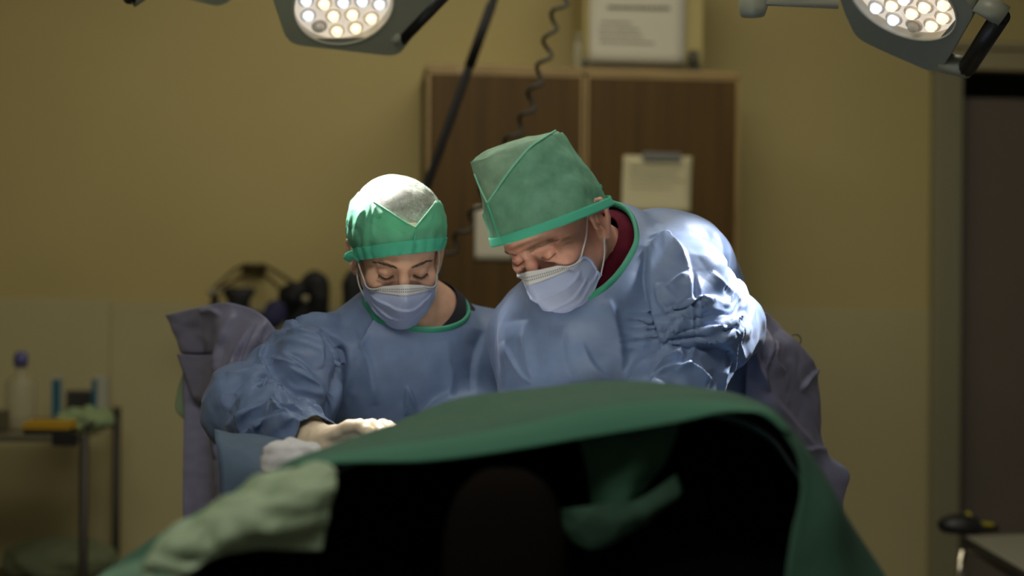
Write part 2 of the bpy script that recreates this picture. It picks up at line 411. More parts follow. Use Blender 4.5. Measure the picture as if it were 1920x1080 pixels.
a, z = wa(1300, 124, .40); q = W0+WX*a+WN*.40+np.array([0, 0, zt]); t = thing('tape_dispenser', q, 'dark roll holder on the wardrobe right of the printed notice', 'tape holder')
MB().lathe([(.012, -.012), (.03, -.012), (.03, .012), (.012, .012)], q+np.array([0, 0, .036]), WX, 20).build('roll', mat('dark tape', (.06, .055, .035), .5), t, smooth=True)
MB().box((-.02, -.02, 0), (.02, .02, .012), WR, q).build('stand', mat('dark rail', (0, 0, 0)), t)
paper('paper_sheet', 891, 386, 960, 488, CD, 'pale blank paper sheet taped to the left wardrobe door', 'paper', curl=.003)
ps = paper('paper_sheet', 1169, 291, 1297, 400, CD, 'aged paper sheet hanging from a metal clip on the right wardrobe door', 'paper',
           [(1180, 312, 1280, 314, 2), (1180, 325, 1270, 327, 2), (1180, 338, 1284, 340, 2), (1180, 351, 1260, 353, 2)], mat('aged paper', (.50, .45, .27), .8), curl=.012, skew=-.008)
a, z = wa(1204, 296, CD); a2, z2 = wa(1276, 298, CD); k = MB(); wbox(k, a, a2, CD+.001, CD+.012, z-.008, z+.012); k.tube([W0+WX*a+WN*(CD+.01)+np.array([0, 0, z+.012]), W0+WX*a2+WN*(CD+.01)+np.array([0, 0, z+.012])], .005)
bevel(k.build('metal_clip', mat('dull clip metal', (.22, .22, .2), .45, .6), ps), .002)

# ------------------------------------------------------------------ pole and coiled cable
M_black = mat('black plastic', (.008, .008, .008), .45)
YP = 3.75
p_t = P(925, 0, YP); p_m = P(805, 335, YP); dr = unit(p_m-p_t); top = p_t-dr*((3.0-p_t[2])/dr[2])*-1; top = p_t+dr*((3.0-p_t[2])/dr[2]); low = p_t+dr*((0.0-p_t[2])/dr[2])
pole = thing('leaning_pole', low, 'long thin black pole slanting across the left wardrobe door', 'pole')
k = MB(); k.tube([top, low], .0115, 12); k.build('shaft', mat('black rubber', (.012, .012, .012), .7, spec=.15), pole, True)
k = MB(); k.tube([P(921, 10, YP), P(880, 125, YP)], .0135, 12); k.build('sleeve', mat('black rubber', (.012, .012, .012), .7, spec=.15), pole, True)
MB().lathe([(0, 0), (.03, 0), (.022, .02), (0, .03)], low).build('rubber_foot', M_black, pole, True)
cpts = [(1062, -60), (1055, 0), (1036, 45), (1022, 110), (1004, 160), (985, 220), (962, 255), (925, 320), (893, 395), (865, 440), (835, 480), (800, 540)]
YC = 3.62; base = crom([P(x, y, YC+(y/540)*.05) for x, y in cpts], 420); T = np.gradient(base, axis=0); T /= np.linalg.norm(T, axis=1)[:, None]
ph = np.linspace(0, 2*math.pi*13, 420); sd = np.cross(T, [0, 1, 0]); hel = base+.014*(sd*np.sin(ph)[:, None]+np.cross(sd, T)*np.cos(ph)[:, None])
endp = p_t+dr*((hel[-1][2]-.12-p_t[2])/dr[2])+np.array([.012, 0, 0])
hel = np.r_[[np.array([hel[0][0]+.1, YC, 3.0]), hel[0]+np.array([.03, 0, .25])], hel, [endp]]
V, Fc = tube(hel, .0052, 7); tag(link('coiled_cable', V, Fc, mat('grey black cable', (.022, .02, .014), .6)), 'dark coiled cable hanging in front of the wardrobe, right of the slanting pole', 'cable')

# ------------------------------------------------------------------ steel trolley at the left, with what stands on it
TZ = .985; M_steel = mat('dull stainless steel', (.20, .185, .12), .35, .8); M_leg = mat('dark trolley tube', (.03, .026, .018), .5, .3)
c0 = on_z(158, 815, TZ); c1 = on_z(219, 782, TZ); ux = unit(np.array([-1, -.10, 0])); uy = unit(c1-c0); D = np.linalg.norm(c1-c0)
tro = thing('instrument_trolley', (c0+c1)/2+ux*.4-np.array([0, 0, TZ]), 'steel instrument trolley with dark tubular legs standing at the left wall', 'trolley')
def slab(mb, o0, e1, e2, z0, z1):
    V = [o0+e1*i+e2*j+np.array([0, 0, z]) for z in (z0, z1) for i, j in ((0, 0), (1, 0), (1, 1), (0, 1))]
    return mb.add(V, [(0, 1, 2, 3), (7, 6, 5, 4), (0, 4, 5, 1), (1, 5, 6, 2), (2, 6, 7, 3), (3, 7, 4, 0)])
g0 = c0*[1, 1, 0]; E1, E2 = ux*.9, uy*D
bevel(slab(MB(), g0, E1, E2, TZ-.02, TZ).build('top_shelf', M_steel, tro), .004)
bevel(slab(MB(), g0, E1, E2, .50, .52).build('lower_shelf', M_steel, tro), .004)
for i, j, hgt in ((0, 0, TZ), (0, 1, TZ+.03), (1, 0, TZ), (1, 1, TZ+.03)):
    q = g0+E1*i+E2*j; lg = MB(); lg.tube([q+np.array([0, 0, .06]), q+np.array([0, 0, hgt])], .013, 10)
    l = lg.build('leg', M_leg, tro, True); MB().lathe([(0, -.018), (.03, -.012), (.032, 0), (.03, .012), (0, .018)], q+np.array([0, 0, .032]), (1, 0, 0), 14).build('caster', M_black, l, True)
for i in (0, 1): MB().tube([g0+E1*i+np.array([0, 0, TZ+.02]), g0+E1*i+E2+np.array([0, 0, TZ+.02])], .006, 8).build('side_rail', M_leg, tro, True)
def on_tray(px, py): return on_z(px, py, TZ+.001)
b = on_tray(38, 800); s_ = b[1]/F
bottle('clear_canister', b, [(0, 0), (28*s_, 0), (29*s_, 3*s_), (29*s_, 80*s_), (24*s_, 90*s_), (10*s_, 97*s_), (9*s_, 116*s_), (0, 116*s_)], M_clear, 'cloudy plastic canister with a round blue cap on the steel trolley', 'canister',
       ([(0, 112*s_), (11*s_, 112*s_), (13.5*s_, 120*s_), (12.5*s_, 135*s_), (7*s_, 141*s_), (0, 142*s_)], mat('blue cap plastic', (.06, .06, .17), .4)))
M_blu = mat('teal blue print', (.012, .10, .15), .4); M_whi = mat('dull white card', (.36, .36, .27), .6)
def carton(name, px0, px1, py0, pyb, d, label, m1, m2, frac):
    A = on_tray(px0, pyb); wd = (px1-px0)/F*A[1]; hg = (pyb-py0)/F*A[1]; t = thing(name, A+np.array([wd/2, d/2, 0]), label, 'carton')
    bevel(MB().box(A+np.array([0, 0, 0]), A+np.array([wd, d, hg])).build('card_body', m2, t), .002)
    if frac: MB().box(A+np.array([wd*frac[0], -.0015, hg*.04]), A+np.array([wd*frac[1], 0, hg*.93])).build('printed_panel', m1, t)
    return t
carton('medicine_carton', 94, 114, 706, 784, .03, 'slim teal blue carton standing on the trolley next to the canister', M_blu, M_whi, (.18, .95))
carton('medicine_carton', 172, 200, 706, 782, .03, 'white carton with a teal blue side at the right end of the trolley', M_blu, M_whi, (.0, .33))
carton('grey_case', 123, 171, 733, 778, .05, 'dark grey case on the trolley between the two cartons', mat('charcoal plastic', (.03, .03, .026), .5), mat('dark grey case', (.05, .048, .04), .5), (.1, .9))
carton('steel_jar', -30, 6, 770, 806, .05, 'grey pot cut by the left edge of the photo on the trolley', M_steel, M_steel, None)['category'] = 'pot'
def lump(name, c, r, m, label, cat, seed, sc=.03, amp=.008, flat=0, nu=26, nv=40):
    u = np.linspace(0, math.pi, nu); v = np.linspace(0, 2*math.pi, nv, endpoint=False); U, W = np.meshgrid(u, v, indexing='ij')
    Q = np.stack([np.sin(U)*np.cos(W), np.sin(U)*np.sin(W), np.cos(U)], -1).reshape(-1, 3); Q = np.sign(Q)*np.abs(Q)**.8*np.asarray(r); Q = Q+unit_rows(Q)*(crumple(Q, sc, seed)*amp)[:, None]
    Q[:, 2] = np.maximum(Q[:, 2], -r[2]*.55)+r[2]*.55
    i, j = np.meshgrid(np.arange(nu-1), np.arange(nv), indexing='ij'); a = (i*nv+j).ravel(); b = (i*nv+(j+1) % nv).ravel()
    o = link(name, Q+c, np.stack([a, a+nv, b+nv, b], 1), m); return tag(o, label, cat)
def unit_rows(Q): return Q/(np.linalg.norm(Q, axis=1)[:, None]+1e-9)
M_gcl = mat('pale green cloth', (.19, .25, .115), .85, var=.1, vscale=30)
lump('folded_cloth', on_tray(160, 802), (.078, .06, .037), M_gcl, 'pale green crumpled cloth on top of the steel trolley', 'cloth', 3, .045, .014)
lump('cloth_bundle', on_z(105, 1078, .521)+np.array([0, .04, 0]), (.17, .12, .065), mat('olive green cloth', (.13, .15, .075), .85, var=.1, vscale=30), 'olive green cloth bundle lying on the lower trolley shelf', 'cloth', 5, .06, .014)
yb = thing('yellow_tray', on_tray(82, 813), 'yellow plastic tray with a dark base on the front of the trolley', 'tray'); A = on_tray(42, 814)
bevel(MB().box(A, A+np.array([.125, .08, .012])).build('tray_base', M_black, yb), .003)
k = MB(); k.box(A+np.array([-.004, -.003, .012]), A+np.array([.129, .083, .019])); k.box(A+np.array([.0, .0, .019]), A+np.array([.125, .012, .032])); k.box(A+np.array([0, .068, .019]), A+np.array([.125, .08, .034])); k.box(A+np.array([0, .012, .019]), A+np.array([.012, .068, .032])); k.box(A+np.array([.113, .012, .019]), A+np.array([.125, .068, .032]))
bevel(k.build('tray_rim', mat('yellow plastic', (.38, .22, .008), .45), yb), .003)
A = on_z(128, 826, TZ-.019); k = MB(); k.box(A+np.array([-.035, -.03, .018]), A+np.array([.035, .02, .024])); k.box(A+np.array([-.035, -.034, -.012]), A+np.array([.035, -.026, .024]))
tag(bevel(k.build('black_clamp', M_black), .002), 'black clamp hooked over the front edge of the steel trolley', 'clamp')

# ------------------------------------------------------------------ wall rack with black gear, left of the woman
RD = .10
def wp(px, py, d): a, z = wa(px, py, d); return W0+WX*a+WN*d+np.array([0, 0, z])
rk = thing('wall_rack', wp(480, 512, 0), 'wall rack of thin bent metal rods above the lavender flap', 'rack')
M_rod = mat('bronze rod', (.07, .05, .022), .4, .7); M_cloth_b = mat('black gear fabric', (.007, .008, .009), .7)
for pl in (((400, 541, .14), (462, 499, .05), (474, 502, .03)), ((412, 541, .22), (480, 504, .12), (492, 498, .03)), ((474, 499, .03), (496, 499, .12), (549, 530, .22)), ((466, 506, .03), (486, 510, .05), (522, 538, .14))):
    V, Fc = tube(crom([wp(*q) for q in pl], 14), .0055, 8); link('rod', V, Fc, M_rod, rk)
bevel(wbox(MB(), wa(455, 500)[0], wa(500, 500)[0], .001, .03, wa(480, 512)[1], wa(480, 494)[1]).build('wall_plate', M_rod, rk), .004)
k = MB()
for x, y in ((396, 546), (409, 548)): k.lathe([(0, 0), (.011, .003), (.012, .014), (.006, .02), (0, .02)], wp(x, y, .19), WN, 14)
k.build('pale_knob', mat('pale knob plastic', (.30, .27, .17), .4), rk, True)
def gear(name, blobs, label, cat, m=M_cloth_b, res=.008, extra=()):
    pts = np.array([b[0] for b in blobs]); lo = pts.min(0)-.12; hi = pts.max(0)+.12
    f = Field(*[axis(lo[i], hi[i], 0, res) for i in range(3)])
    for c, r, k_ in blobs: f.ell(c, r, WR, k_)
    for a, b, r in extra: f.cone(a, b, r, r, .012)
    V, Fc = f.mesh(); N = normals(V, Fc); V = V+N*(crumple(V, .05, 2, 3)*.004)[:, None]
    return tag(link(name, V, Fc, m), label, cat)
gear('strap_harness', [(wp(445, 552, .16), (.045, .03, .018), .01), (wp(447, 585, .16), (.035, .03, .06), .03), (wp(470, 602, .14), (.06, .03, .035), .03)], 'black strap harness hanging below the left rods of the wall rack', 'harness',
     extra=[(wp(424, 545, .17), wp(470, 547, .17), .009), (wp(470, 547, .17), wp(455, 570, .17), .013), (wp(402, 552, .18), wp(402, 572, .18), .012), (wp(402, 570, .18), wp(440, 590, .16), .012)])
g_ = gear('padded_headgear', [(wp(548, 552, .16), (.035, .04, .04), .03), (wp(590, 530, .16), (.04, .04, .04), .03), (wp(600, 560, .16), (.03, .04, .06), .03), (wp(575, 600, .13), (.07, .035, .06), .04)], 'black padded headgear hung on the wall beside the right rods of the rack', 'headgear',
     extra=[(wp(532, 545, .16), wp(528, 575, .16), .016)])
MB().lathe([(0, 0), (.01, .002), (.012, .012), (0, .016)], wp(573, 560, .222), WN, 14).build('pale_button', mat('pale knob plastic', (0, 0, 0)), g_, True)
gear('blue_pouch', [(wp(517, 588, .235), (.035, .03, .045), .02), (wp(505, 600, .235), (.03, .03, .03), .02)], 'dark blue pouch hanging under the wall rack', 'pouch', mat('navy fabric', (.012, .014, .06), .7))
gear('black_hood', [(wp(662, 535, .16), (.035, .04, .05), .03), (wp(668, 575, .16), (.045, .04, .07), .03)], 'black hood hanging on the wall just left of the woman', 'hood')

# ------------------------------------------------------------------ small table at the lower right edge
SZ = .72; A = on_z(1802, 1004, SZ); e1 = unit(np.array([-.02, -1, 0])); e2 = unit(np.array([1, .25, 0])); g0 = A*[1, 1, 0]
st = thing('side_table', g0+e1*.35+e2*.25, 'small table with a grey top and black rim at the right edge', 'table')
bevel(slab(MB(), g0+e1*.012+e2*.012, e1*.7, e2*.5, SZ-.006, SZ).build('table_top', mat('pale grey board', (.24, .23, .17), .5), st), .002)
bevel(slab(MB(), g0-e1*.0, e1*.724, e2*.524, SZ-.035, SZ-.007).build('black_rim', M_black, st), .004)
for i, j in ((.03, .03), (.69, .03), (.03, .49), (.69, .49)):
    q = g0+e1*i+e2*j-e2*.035*(j < .1); k = MB(); k.tube([q+np.array([0, 0, SZ-.035]), q+np.array([-.01, 0, SZ-.12]), q+np.array([-.03, 0, 0])], .011, 10); k.build('leg', mat('chrome', (.62, .58, .45), .25, 1.0), st, True)
b = on_z(1806, 1002, SZ); f = Field(*[axis(b[i]-.2, b[i]+.25, 0, .007) for i in range(3)])
f.ell(b+np.array([.004, .03, .018]), (.060, .05, .036), None, .02).cone(b+np.array([.02, .03, .014]), b+np.array([.11, .05, .008]), .022, .010, .02).ell(b+np.array([-.03, .03, .022]), (.03, .035, .016), None, .02)
V, Fc = f.mesh(); V[:, 2] = np.maximum(V[:, 2], SZ+.001)
hs = tag(link('handset', V, Fc, M_black), 'black handset with a yellow strip lying on the corner of the small side table', 'handset')
V, Fc = tube(crom([P(1813, 962, b[1]+.035), P(1823, 973, b[1]+.02), P(1840, 982, b[1]+.02), P(1862, 985, b[1]+.03)], 12), .0075, 8); link('yellow_strip', V, Fc, mat('dull yellow', (.35, .30, .02), .5), hs)

# ------------------------------------------------------------------ surgical lamps
M_hous = mat('grey green enamel', (.30, .31, .235), .4); M_rim = mat('pale window rim', (.62, .58, .48), .35)
M_ref = mat('warm reflector', (.85, .78, .68), .25, .2, emit=(1, .88, .74), estr=.30)
M_wled = mat('warm led', (1, .9, .75), .1, emit=(1.0, .82, .52), estr=.75); M_cled = mat('cool led', (.9, .95, 1), .1, emit=(.80, .88, 1.0), estr=.62); M_gled = mat('clear lens', (.8, .76, .7), .05, transp=.35)
FIELD = np.array([.02, 2.30, 1.15])
def lamp(C, aim, outline, handle, arm, label, power, mirror=1, beam=21):
    n = unit(aim-C); t = thing('surgical_lamp', C, label, 'surgical lamp', 'surgical lamp heads')
    U = unit(np.cross(n, [0, 0, 1.0])); U = U if U[0] > 0 else -U; Wv = unit(np.cross(U, n)); Wv = Wv if Wv[2] > 0 else -Wv
    loc = lambda px, py: (lambda q: np.array([q@U, q@Wv]))(on_plane(px, py, C, n)-C)
    pos = lambda uv, d=0: C+U*uv[0]*mirror+Wv*uv[1]+n*d
    R = .103; ol = np.array([q if isinstance(q, np.ndarray) else loc(*q) for q in outline])
    # rounded corners
    cs = []
    for i in range(len(ol)):
        a, b, c = ol[i-1], ol[i], ol[(i+1) % len(ol)]; r = min(.03, np.linalg.norm(a-b)*.45, np.linalg.norm(c-b)*.45); p0 = b+unit(a-b)*r; p2 = b+unit(c-b)*r
        cs += [(1-s)**2*p0+2*s*(1-s)*b+s*s*p2 for s in np.linspace(0, 1, 6)]
    cs = np.array(cs); ang = np.unwrap(np.arctan2(cs[:, 1], cs[:, 0])); k = len(cs); sgn = 1
    ring = np.array([[math.cos(x)*R, math.sin(x)*R] for x in ang]); V = []
    for uv, d in ((ring, -.014), (ring, 0.002), (ring*1.04, .004), (ring*1.06, 0)): V += [pos(q, d) for q in uv]
    V += [pos(q, 0) for q in cs*.985]+[pos(q, -.006) for q in cs]+[pos(q, -.04) for q in cs]+[pos(q, -.06) for q in cs*.8]
    Fc = [(i*k+j, i*k+(j+1) % k, (i+1)*k+(j+1) % k, (i+1)*k+j) for i in range(3, 7) for j in range(k)]+[tuple(7*k+j for j in range(k))]
    h = link('housing', V, Fc, M_hous, t); sm = h.modifiers.new('e', 'EDGE_SPLIT'); sm.split_angle = math.radians(40)
    th = np.linspace(0, 2*math.pi, 48, endpoint=False); circ = np.stack([np.cos(th), np.sin(th)], 1)
    pr = [(.1015, -.017), (.102, -.002), (.1035, .002), (.1065, .002), (.1075, -.004)]
    V = [pos(c_*r, d) for r, d in pr for c_ in circ]; link('window_rim', V, [(i*48+j, i*48+(j+1) % 48, (i+1)*48+(j+1) % 48, (i+1)*48+j) for i in range(4) for j in range(48)], M_rim, t)
    link('reflector_plate', [pos(c_*.102, -.016) for c_ in circ], [tuple(range(48))], M_ref, t, False)
    i = 0
    for rr, nn, off in ((0, 1, 0), (.040, 6, .2), (.078, 12, .05)):
        for q in range(nn):
            a = off+2*math.pi*q/nn; c2 = pos((rr*math.cos(a), rr*math.sin(a)), -.0155); mm = [M_cled, M_wled, M_wled, M_cled, M_gled, M_wled, M_cled][(i*3+q) % 7]; i += 1
            cup = MB().lathe([(.017, .001), (.0165, .006), (.0145, .006), (.0085, .001), (0, .001)], c2, n, 18).build('led_cup', mat('lens cup', (.75, .72, .68), .15, .3, transp=.35), t, True)
            MB().lathe([(.0085, .001), (.0115, .007), (.009, .014), (.004, .0175), (0, .018)], c2, n, 14).build('led_lens', mm, cup, True)
    # handle: black grip carried by two brackets
    (ha, hb), (br) = handle[0], handle[1]
    A_, B_ = [q if isinstance(q, np.ndarray) else loc(*q) for q in (ha, hb)]; ax = unit(B_-A_)
    V, Fc = tube([pos(A_, -.01), pos(B_, -.01)], .0175, 14); link('grip', V, Fc, M_black, t)
    for e, inn in zip((A_, B_), br):
        inn = inn if isinstance(inn, np.ndarray) else loc(*inn)
        V, Fc = tube([pos(inn, -.015), pos(e+(e-inn)*.12, -.012)], .020, 14); link('bracket', V, Fc, M_hous, t)
    # arm up to the ceiling
    pts = arm(pos); V, Fc = tube(pts, .014, 14); am_ = link('arm', V, Fc, M_hous, t)
    e = pts[-1]; MB().lathe([(0, 0), (.06, 0), (.06, -.03), (.03, -.05), (0, -.05)], e*[1, 1, 0]+np.array([0, 0, 3.0])).build('ceiling_plate', M_hous, am_, True)
    for q in pts[1:-1]: MB().lathe([(0, -.026), (.022, -.024), (.027, -.01), (.027, .01), (.022, .024), (0, .026)], q, (0, 0, 1), 18).build('joint', M_hous, am_, True)
    sp = bpy.data.lights.new('lamp_beam', 'SPOT'); sp.energy = power; sp.spot_size = math.radians(beam); sp.spot_blend = .3; sp.shadow_soft_size = .07; sp.color = (1, .96, .9)
    so = bpy.data.objects.new('lamp_beam', sp); COL.objects.link(so); so.location = tuple(C+n*.03); so.rotation_euler = Vector(aim-C).to_track_quat('-Z', 'Y').to_euler()
    return t
n_ = np.array
C1 = P(645, 11, 2.95); C2 = P(1691, 6, 2.62)
lamp(C1, n_([-.08, 2.30, 1.12]), [(497, -45), (514, 8), (540, 84), (748, 108), (775, 70), (838, -30), n_([.17, .20]), n_([0.0, .26]), n_([-.14, .19])], (((752, 78), (835, -8)), ((738, 70), (812, -20))),
     lambda pos: [pos((0, .1), -.05), pos((.02, .30), -.12), n_([pos((.02, .30), -.12)[0]+.02, pos((.02, .3), -.12)[1]+.05, 3.0])], 'round surgical lamp with lit LEDs above the woman, in the middle of the three', SPOT_POWER[0])
lamp(C2, n_([.22, 2.36, 1.10]), [(1565, -40), (1578, 15), (1604, 72), (1650, 95), (1758, 142), (1776, 116), (1832, 20), n_([.13, .22]), n_([0, .25]), n_([-.12, .19])], (((1808, 136), (1872, 38)), ((1762, 128), (1828, 14))),
     lambda pos: [P(1572, 3, 2.64), P(1412, 6, 2.66), n_([P(1412, 6, 2.66)[0], 2.66, 3.0])], 'round surgical lamp with lit LEDs at the upper right on a horizontal arm', SPOT_POWER[1], beam=27)
C3 = P(395, -105, 2.85)
lamp(C3, n_([.03, 2.20, 1.07]), [n_([-.16, .1]), n_([-.17, -.02]), n_([-.12, -.13]), n_([.10, -.15]), n_([.16, -.02]), n_([.15, .16]), n_([0, .24])], ((n_([-.10, -.168]), n_([-.21, -.03])), (n_([-.07, -.13]), n_([-.15, 0.0]))),
     lambda pos: [pos((0, .1), -.05), pos((-.02, .30), -.12), n_([pos((-.02, .30), -.12)[0]-.02, pos((-.02, .3), -.12)[1]+.05, 3.0])], 'surgical lamp at the upper left, mostly outside the frame', SPOT_POWER[2], beam=17)

# ------------------------------------------------------------------ people
M_skinW = mat('skin of the woman', (.73, .43, .305), .45, var=.07, vscale=60, sss=.12, bump=.12, bscale=900)
M_skinM = mat('skin of the man', (.74, .40, .295), .48, var=.16, vscale=55, sss=.12, bump=.25, bscale=700, tint=(.78, .38, .29))
M_gown = mat('blue gown fabric', (.15, .22, .385), .48, var=.05, vscale=60, bump=.10, bscale=1500, sheen=.1, spec=.4)
M_bind = mat('teal binding', (.045, .33, .21), .6, bump=.3, bscale=900)
M_lav = mat('lavender coated fabric', (.265, .265, .395), .4, var=.05, vscale=40, bump=.08, bscale=900, trans=.12)
M_cap = mat('green cap fleece', (.15, .50, .32), .7, var=.05, vscale=80, bump=.35, bscale=900, trans=.25)
M_capS = mat('green cap sheer fleece', (.27, .60, .42), .7, var=.06, vscale=60, bump=.3, bscale=900, trans=.3, transp=.12)
M_band = mat('green cap band', (.085, .58, .385), .65, bump=.4, bscale=1200, trans=.1)
M_hemc = mat('light green folded hem', (.24, .66, .45), .65, bump=.3, bscale=900)
M_crownM = mat('light-paled green sheer crown', (.46, .70, .52), .75, bump=.3, bscale=700, trans=.3, transp=.18)  # man's sheer crown, colour made paler for light passing through it
M_crown = mat('pale sheer cap crown', (.46, .53, .45), .8, bump=.3, bscale=700, trans=.04, transp=.58)
M_mask = mat('light blue mask', (.56, .66, .96), .6, bump=.15, bscale=1500, trans=.2)
M_mwht = mat('white mask strip', (.90, .90, .92), .6, trans=.15)
M_weld = mat('mask weld dots', (.25, .26, .30), .7)
M_glove = mat('cream latex glove', (.72, .60, .44), .38, sss=.1, var=.04, vscale=50)
M_navy = mat('navy scrub cotton', (.018, .017, .03), .9)
M_maroon = mat('maroon scrub cotton', (.10, .006, .02), .9, spec=.15, var=.15, vscale=60)
M_hair = mat('dark brown hair', (.045, .028, .016), .5, var=.4, vscale=90, grain=(6, 40, 6))
M_hairg = mat('grey hair', (.16, .14, .115), .5, var=.4, vscale=90)
M_brow = mat('dark brow hair', (.05, .027, .016), .6)
M_browg = mat('fair grey brow hair', (.36, .22, .15), .6)

def sheer(m, lo, hi, scale):
    nt = m.node_tree; mx = [n for n in nt.nodes if n.type == 'MIX_SHADER'][-1]; no = nt.nodes.new('ShaderNodeTexNoise'); no.inputs['Scale'].default_value = scale; no.inputs['Detail'].default_value = 4
    r = nt.nodes.new('ShaderNodeMapRange'); r.inputs['From Min'].default_value = .35; r.inputs['From Max'].default_value = .65; r.inputs['To Min'].default_value = lo; r.inputs['To Max'].default_value = hi
    tc = nt.nodes.new('ShaderNodeTexCoord'); nt.links.new(tc.outputs['Object'], no.inputs['Vector']); nt.links.new(no.outputs['Fac'], r.inputs['Value']); nt.links.new(r.outputs[0], mx.inputs[0])
sheer(M_crown, .55, .85, 190); sheer(M_capS, .08, .42, 32); sheer(M_crownM, .08, .4, 30)

def frame(yaw, pitch, roll):
    y, p, r = np.radians([yaw, pitch, roll])
    f = np.array([np.sin(y)*np.cos(p), -np.cos(y)*np.cos(p), -np.sin(p)]); l = np.array([np.cos(y), np.sin(y), 0]); u = np.cross(f, l)
    return np.array([np.cos(r)*l+np.sin(r)*u, f, -np.sin(r)*l+np.cos(r)*u])
class Head:
    def __init__(s, C, R, k): s.C, s.R, s.k = C, R, k*.001
    def w(s, q): return s.C+s.k*(np.asarray(q, float)@s.R)          # local mm -> world
    def l(s, V): return ((V-s.C)@s.R.T)/s.k
def head_field(f, H, fem):
    k = H.k; R = H.R
    def E(c, r, kk=12, op='u', Rl=None): f.ell(H.w(c), np.array(r)*k, R if Rl is None else Rl@R, kk*k, op)
    def Cn(a, b, ra, rb, kk=10, op='u'): f.cone(H.w(a), H.w(b), ra*k, rb*k, kk*k, op)
    E((0, -14, 36), (74, 93, 80), 1); E((0, 26, -28), (61 if fem else 63, 60, 82), 30); E((0, 50, 45), (62, 36, 48), 20)
    for s in (-1, 1):
        Cn((s*50, 2, -62), (s*14, 66, -100), 17, 15, 22); E((s*44, 58, -26), (20, 20, 17), 20); E((s*38, 40, -62), (20, 28, 26), 20)
        Cn((s*8, 86, 15), (s*40, 74, 15), 7 if fem else 9.5, 7, 12)
        E((s*32, 96, -1), (18, 15, 11.5 if fem else 10.5), 12, 's')
        E((s*32, 70, -1), (14.5, 14, 13.5), 4)
        Cn((s*19, 80.5, -6), (s*32, 84.5, -9.5), 1.1, 1.4, 2.5, 's'); Cn((s*32, 84.5, -9.5), (s*45, 77, -6), 1.4, 1.0, 2.5, 's')     # lowered lid line
        Cn((s*20, 83, 5), (s*32, 86, 9), .8, 1.2, 3, 's'); Cn((s*32, 86, 9), (s*46, 77, 6), 1.2, .8, 3, 's')                        # lid fold
        E((s*32, 79, -15), (15, 6, 4.5), 6)                                                                                        # lower lid
    E((0, 76, -101), (20, 16, 15), 14)
    Cn((0, 86, 8), (0, 95, -12), 7.5, 8, 9); Cn((0, 95, -12), (0, 108, -37), 8, 10.5, 8)
    for s in (-1, 1): E((s*13, 98, -42), (7, 10, 8), 6)
    E((0, 88, -70), (22, 9, 6), 8); E((0, 86, -80), (19, 9, 6), 6)
    for s in (-1, 1):                                                     # ears
        a = math.radians(24)*s; Re = np.array([[math.cos(a), -math.sin(a), 0], [math.sin(a), math.cos(a), 0], [0, 0, 1]])
        e = np.array([s*75, -13, -14]); Q = lambda y, z, x=0: e+np.array([s*(x+max(0, -y)*.40), y, z])
        E(Q(-6, 2, 3), (5, 15, 25), 6, 'u', Re)
        hx = [Q(9, -4, 3), Q(10, 12, 5), Q(4, 26, 7), Q(-8, 31, 8), Q(-19, 24, 8), Q(-21, 8, 8), Q(-16, -10, 7), Q(-7, -24, 5)]
        f.chain([H.w(q) for q in hx], [4*k, 4.2*k, 4.4*k, 4.6*k, 4.6*k, 4.4*k, 4.2*k, 5*k], 3*k)
        E(Q(-1, -28, 3), (5.5, 8, 9), 5)
        E(Q(-4, -3, 9), (6, 9, 13), 4, 's'); E(Q(-9, 17, 11), (4, 7, 9), 4, 's')
        E(Q(10, -6, 4), (4, 4, 7), 3)

def hand_field(f, wr, kn, palm_n, curl, size=1.0, k=.004, spread=.12, inflate=0.0):
    """hand from the wrist towards the knuckles; palm_n = palm normal; curl per finger"""
    d = unit(kn-wr); n = unit(palm_n-d*(palm_n@d)); sd = np.cross(d, n)            # sd points towards the thumb
    L = .088*size; i_ = inflate
    R = np.array([sd, d, n]); pc = wr+d*L*.55
    f.ell(pc, (.040*size+i_, .052*size+i_, .016*size+i_), R, .012); f.cone(wr-d*.03, wr+d*.02, .026*size+i_, .026*size+i_, .02)
    f.ell(pc+sd*.022*size-d*.015*size+n*.008, (.017+i_, .032+i_, .017+i_), R, .012)
    joints = []
    for j, (o, ln) in enumerate(((.030, .072), (.010, .082), (-.011, .076), (-.030, .060))):
        b = wr+d*L*(1.0-.03*abs(j-1))+sd*o*size; ax = unit(d+sd*spread*(1.5-j)*.5); a = 0; pts = [b-ax*.02, b]; rr = [.0095+i_, .0098+i_]
        for q, fr in enumerate((.45, .3, .25)):
            a += curl[j]*(.6, 1.0, .7)[q]; dd = ax*math.cos(a)+n*math.sin(a); pts.append(pts[-1]+dd*ln*size*fr); rr.append((.0088, .0080, .0068)[q]+i_)
        f.chain(pts, rr, k); joints.append(pts[-1])
    b = wr+d*L*.28+sd*.026*size+n*.006; a0 = unit(d*.62+sd*.72+n*.25); p1 = b+a0*.034*size; a1 = unit(d*.85+sd*.35+n*.35); p2 = p1+a1*.03*size; p3 = p2+unit(d*.9+sd*.1+n*.4)*.024*size
    f.chain([b, p1, p2, p3], [.014+i_, .0108+i_, .0098+i_, .0078+i_], .006); joints.append(p3)
    return joints

def strands(name, centre_fn, n, m, parent, ln=.008, r=.0004, seed=1):
    rs = np.random.RandomState(seed); mb = MB()
    for i in range(n):
        p, d, nn = centre_fn((i+.5)/n, rs); e = p+d*ln*rs.uniform(.7, 1.2); sdv = unit(np.cross(d, nn))
        mb.add([p-sdv*r, p+sdv*r, p+nn*r*1.6, e], [(0, 1, 3), (1, 2, 3), (2, 0, 3), (2, 1, 0)])
    return tag(mb.build(name, m, parent), kind='stuff')

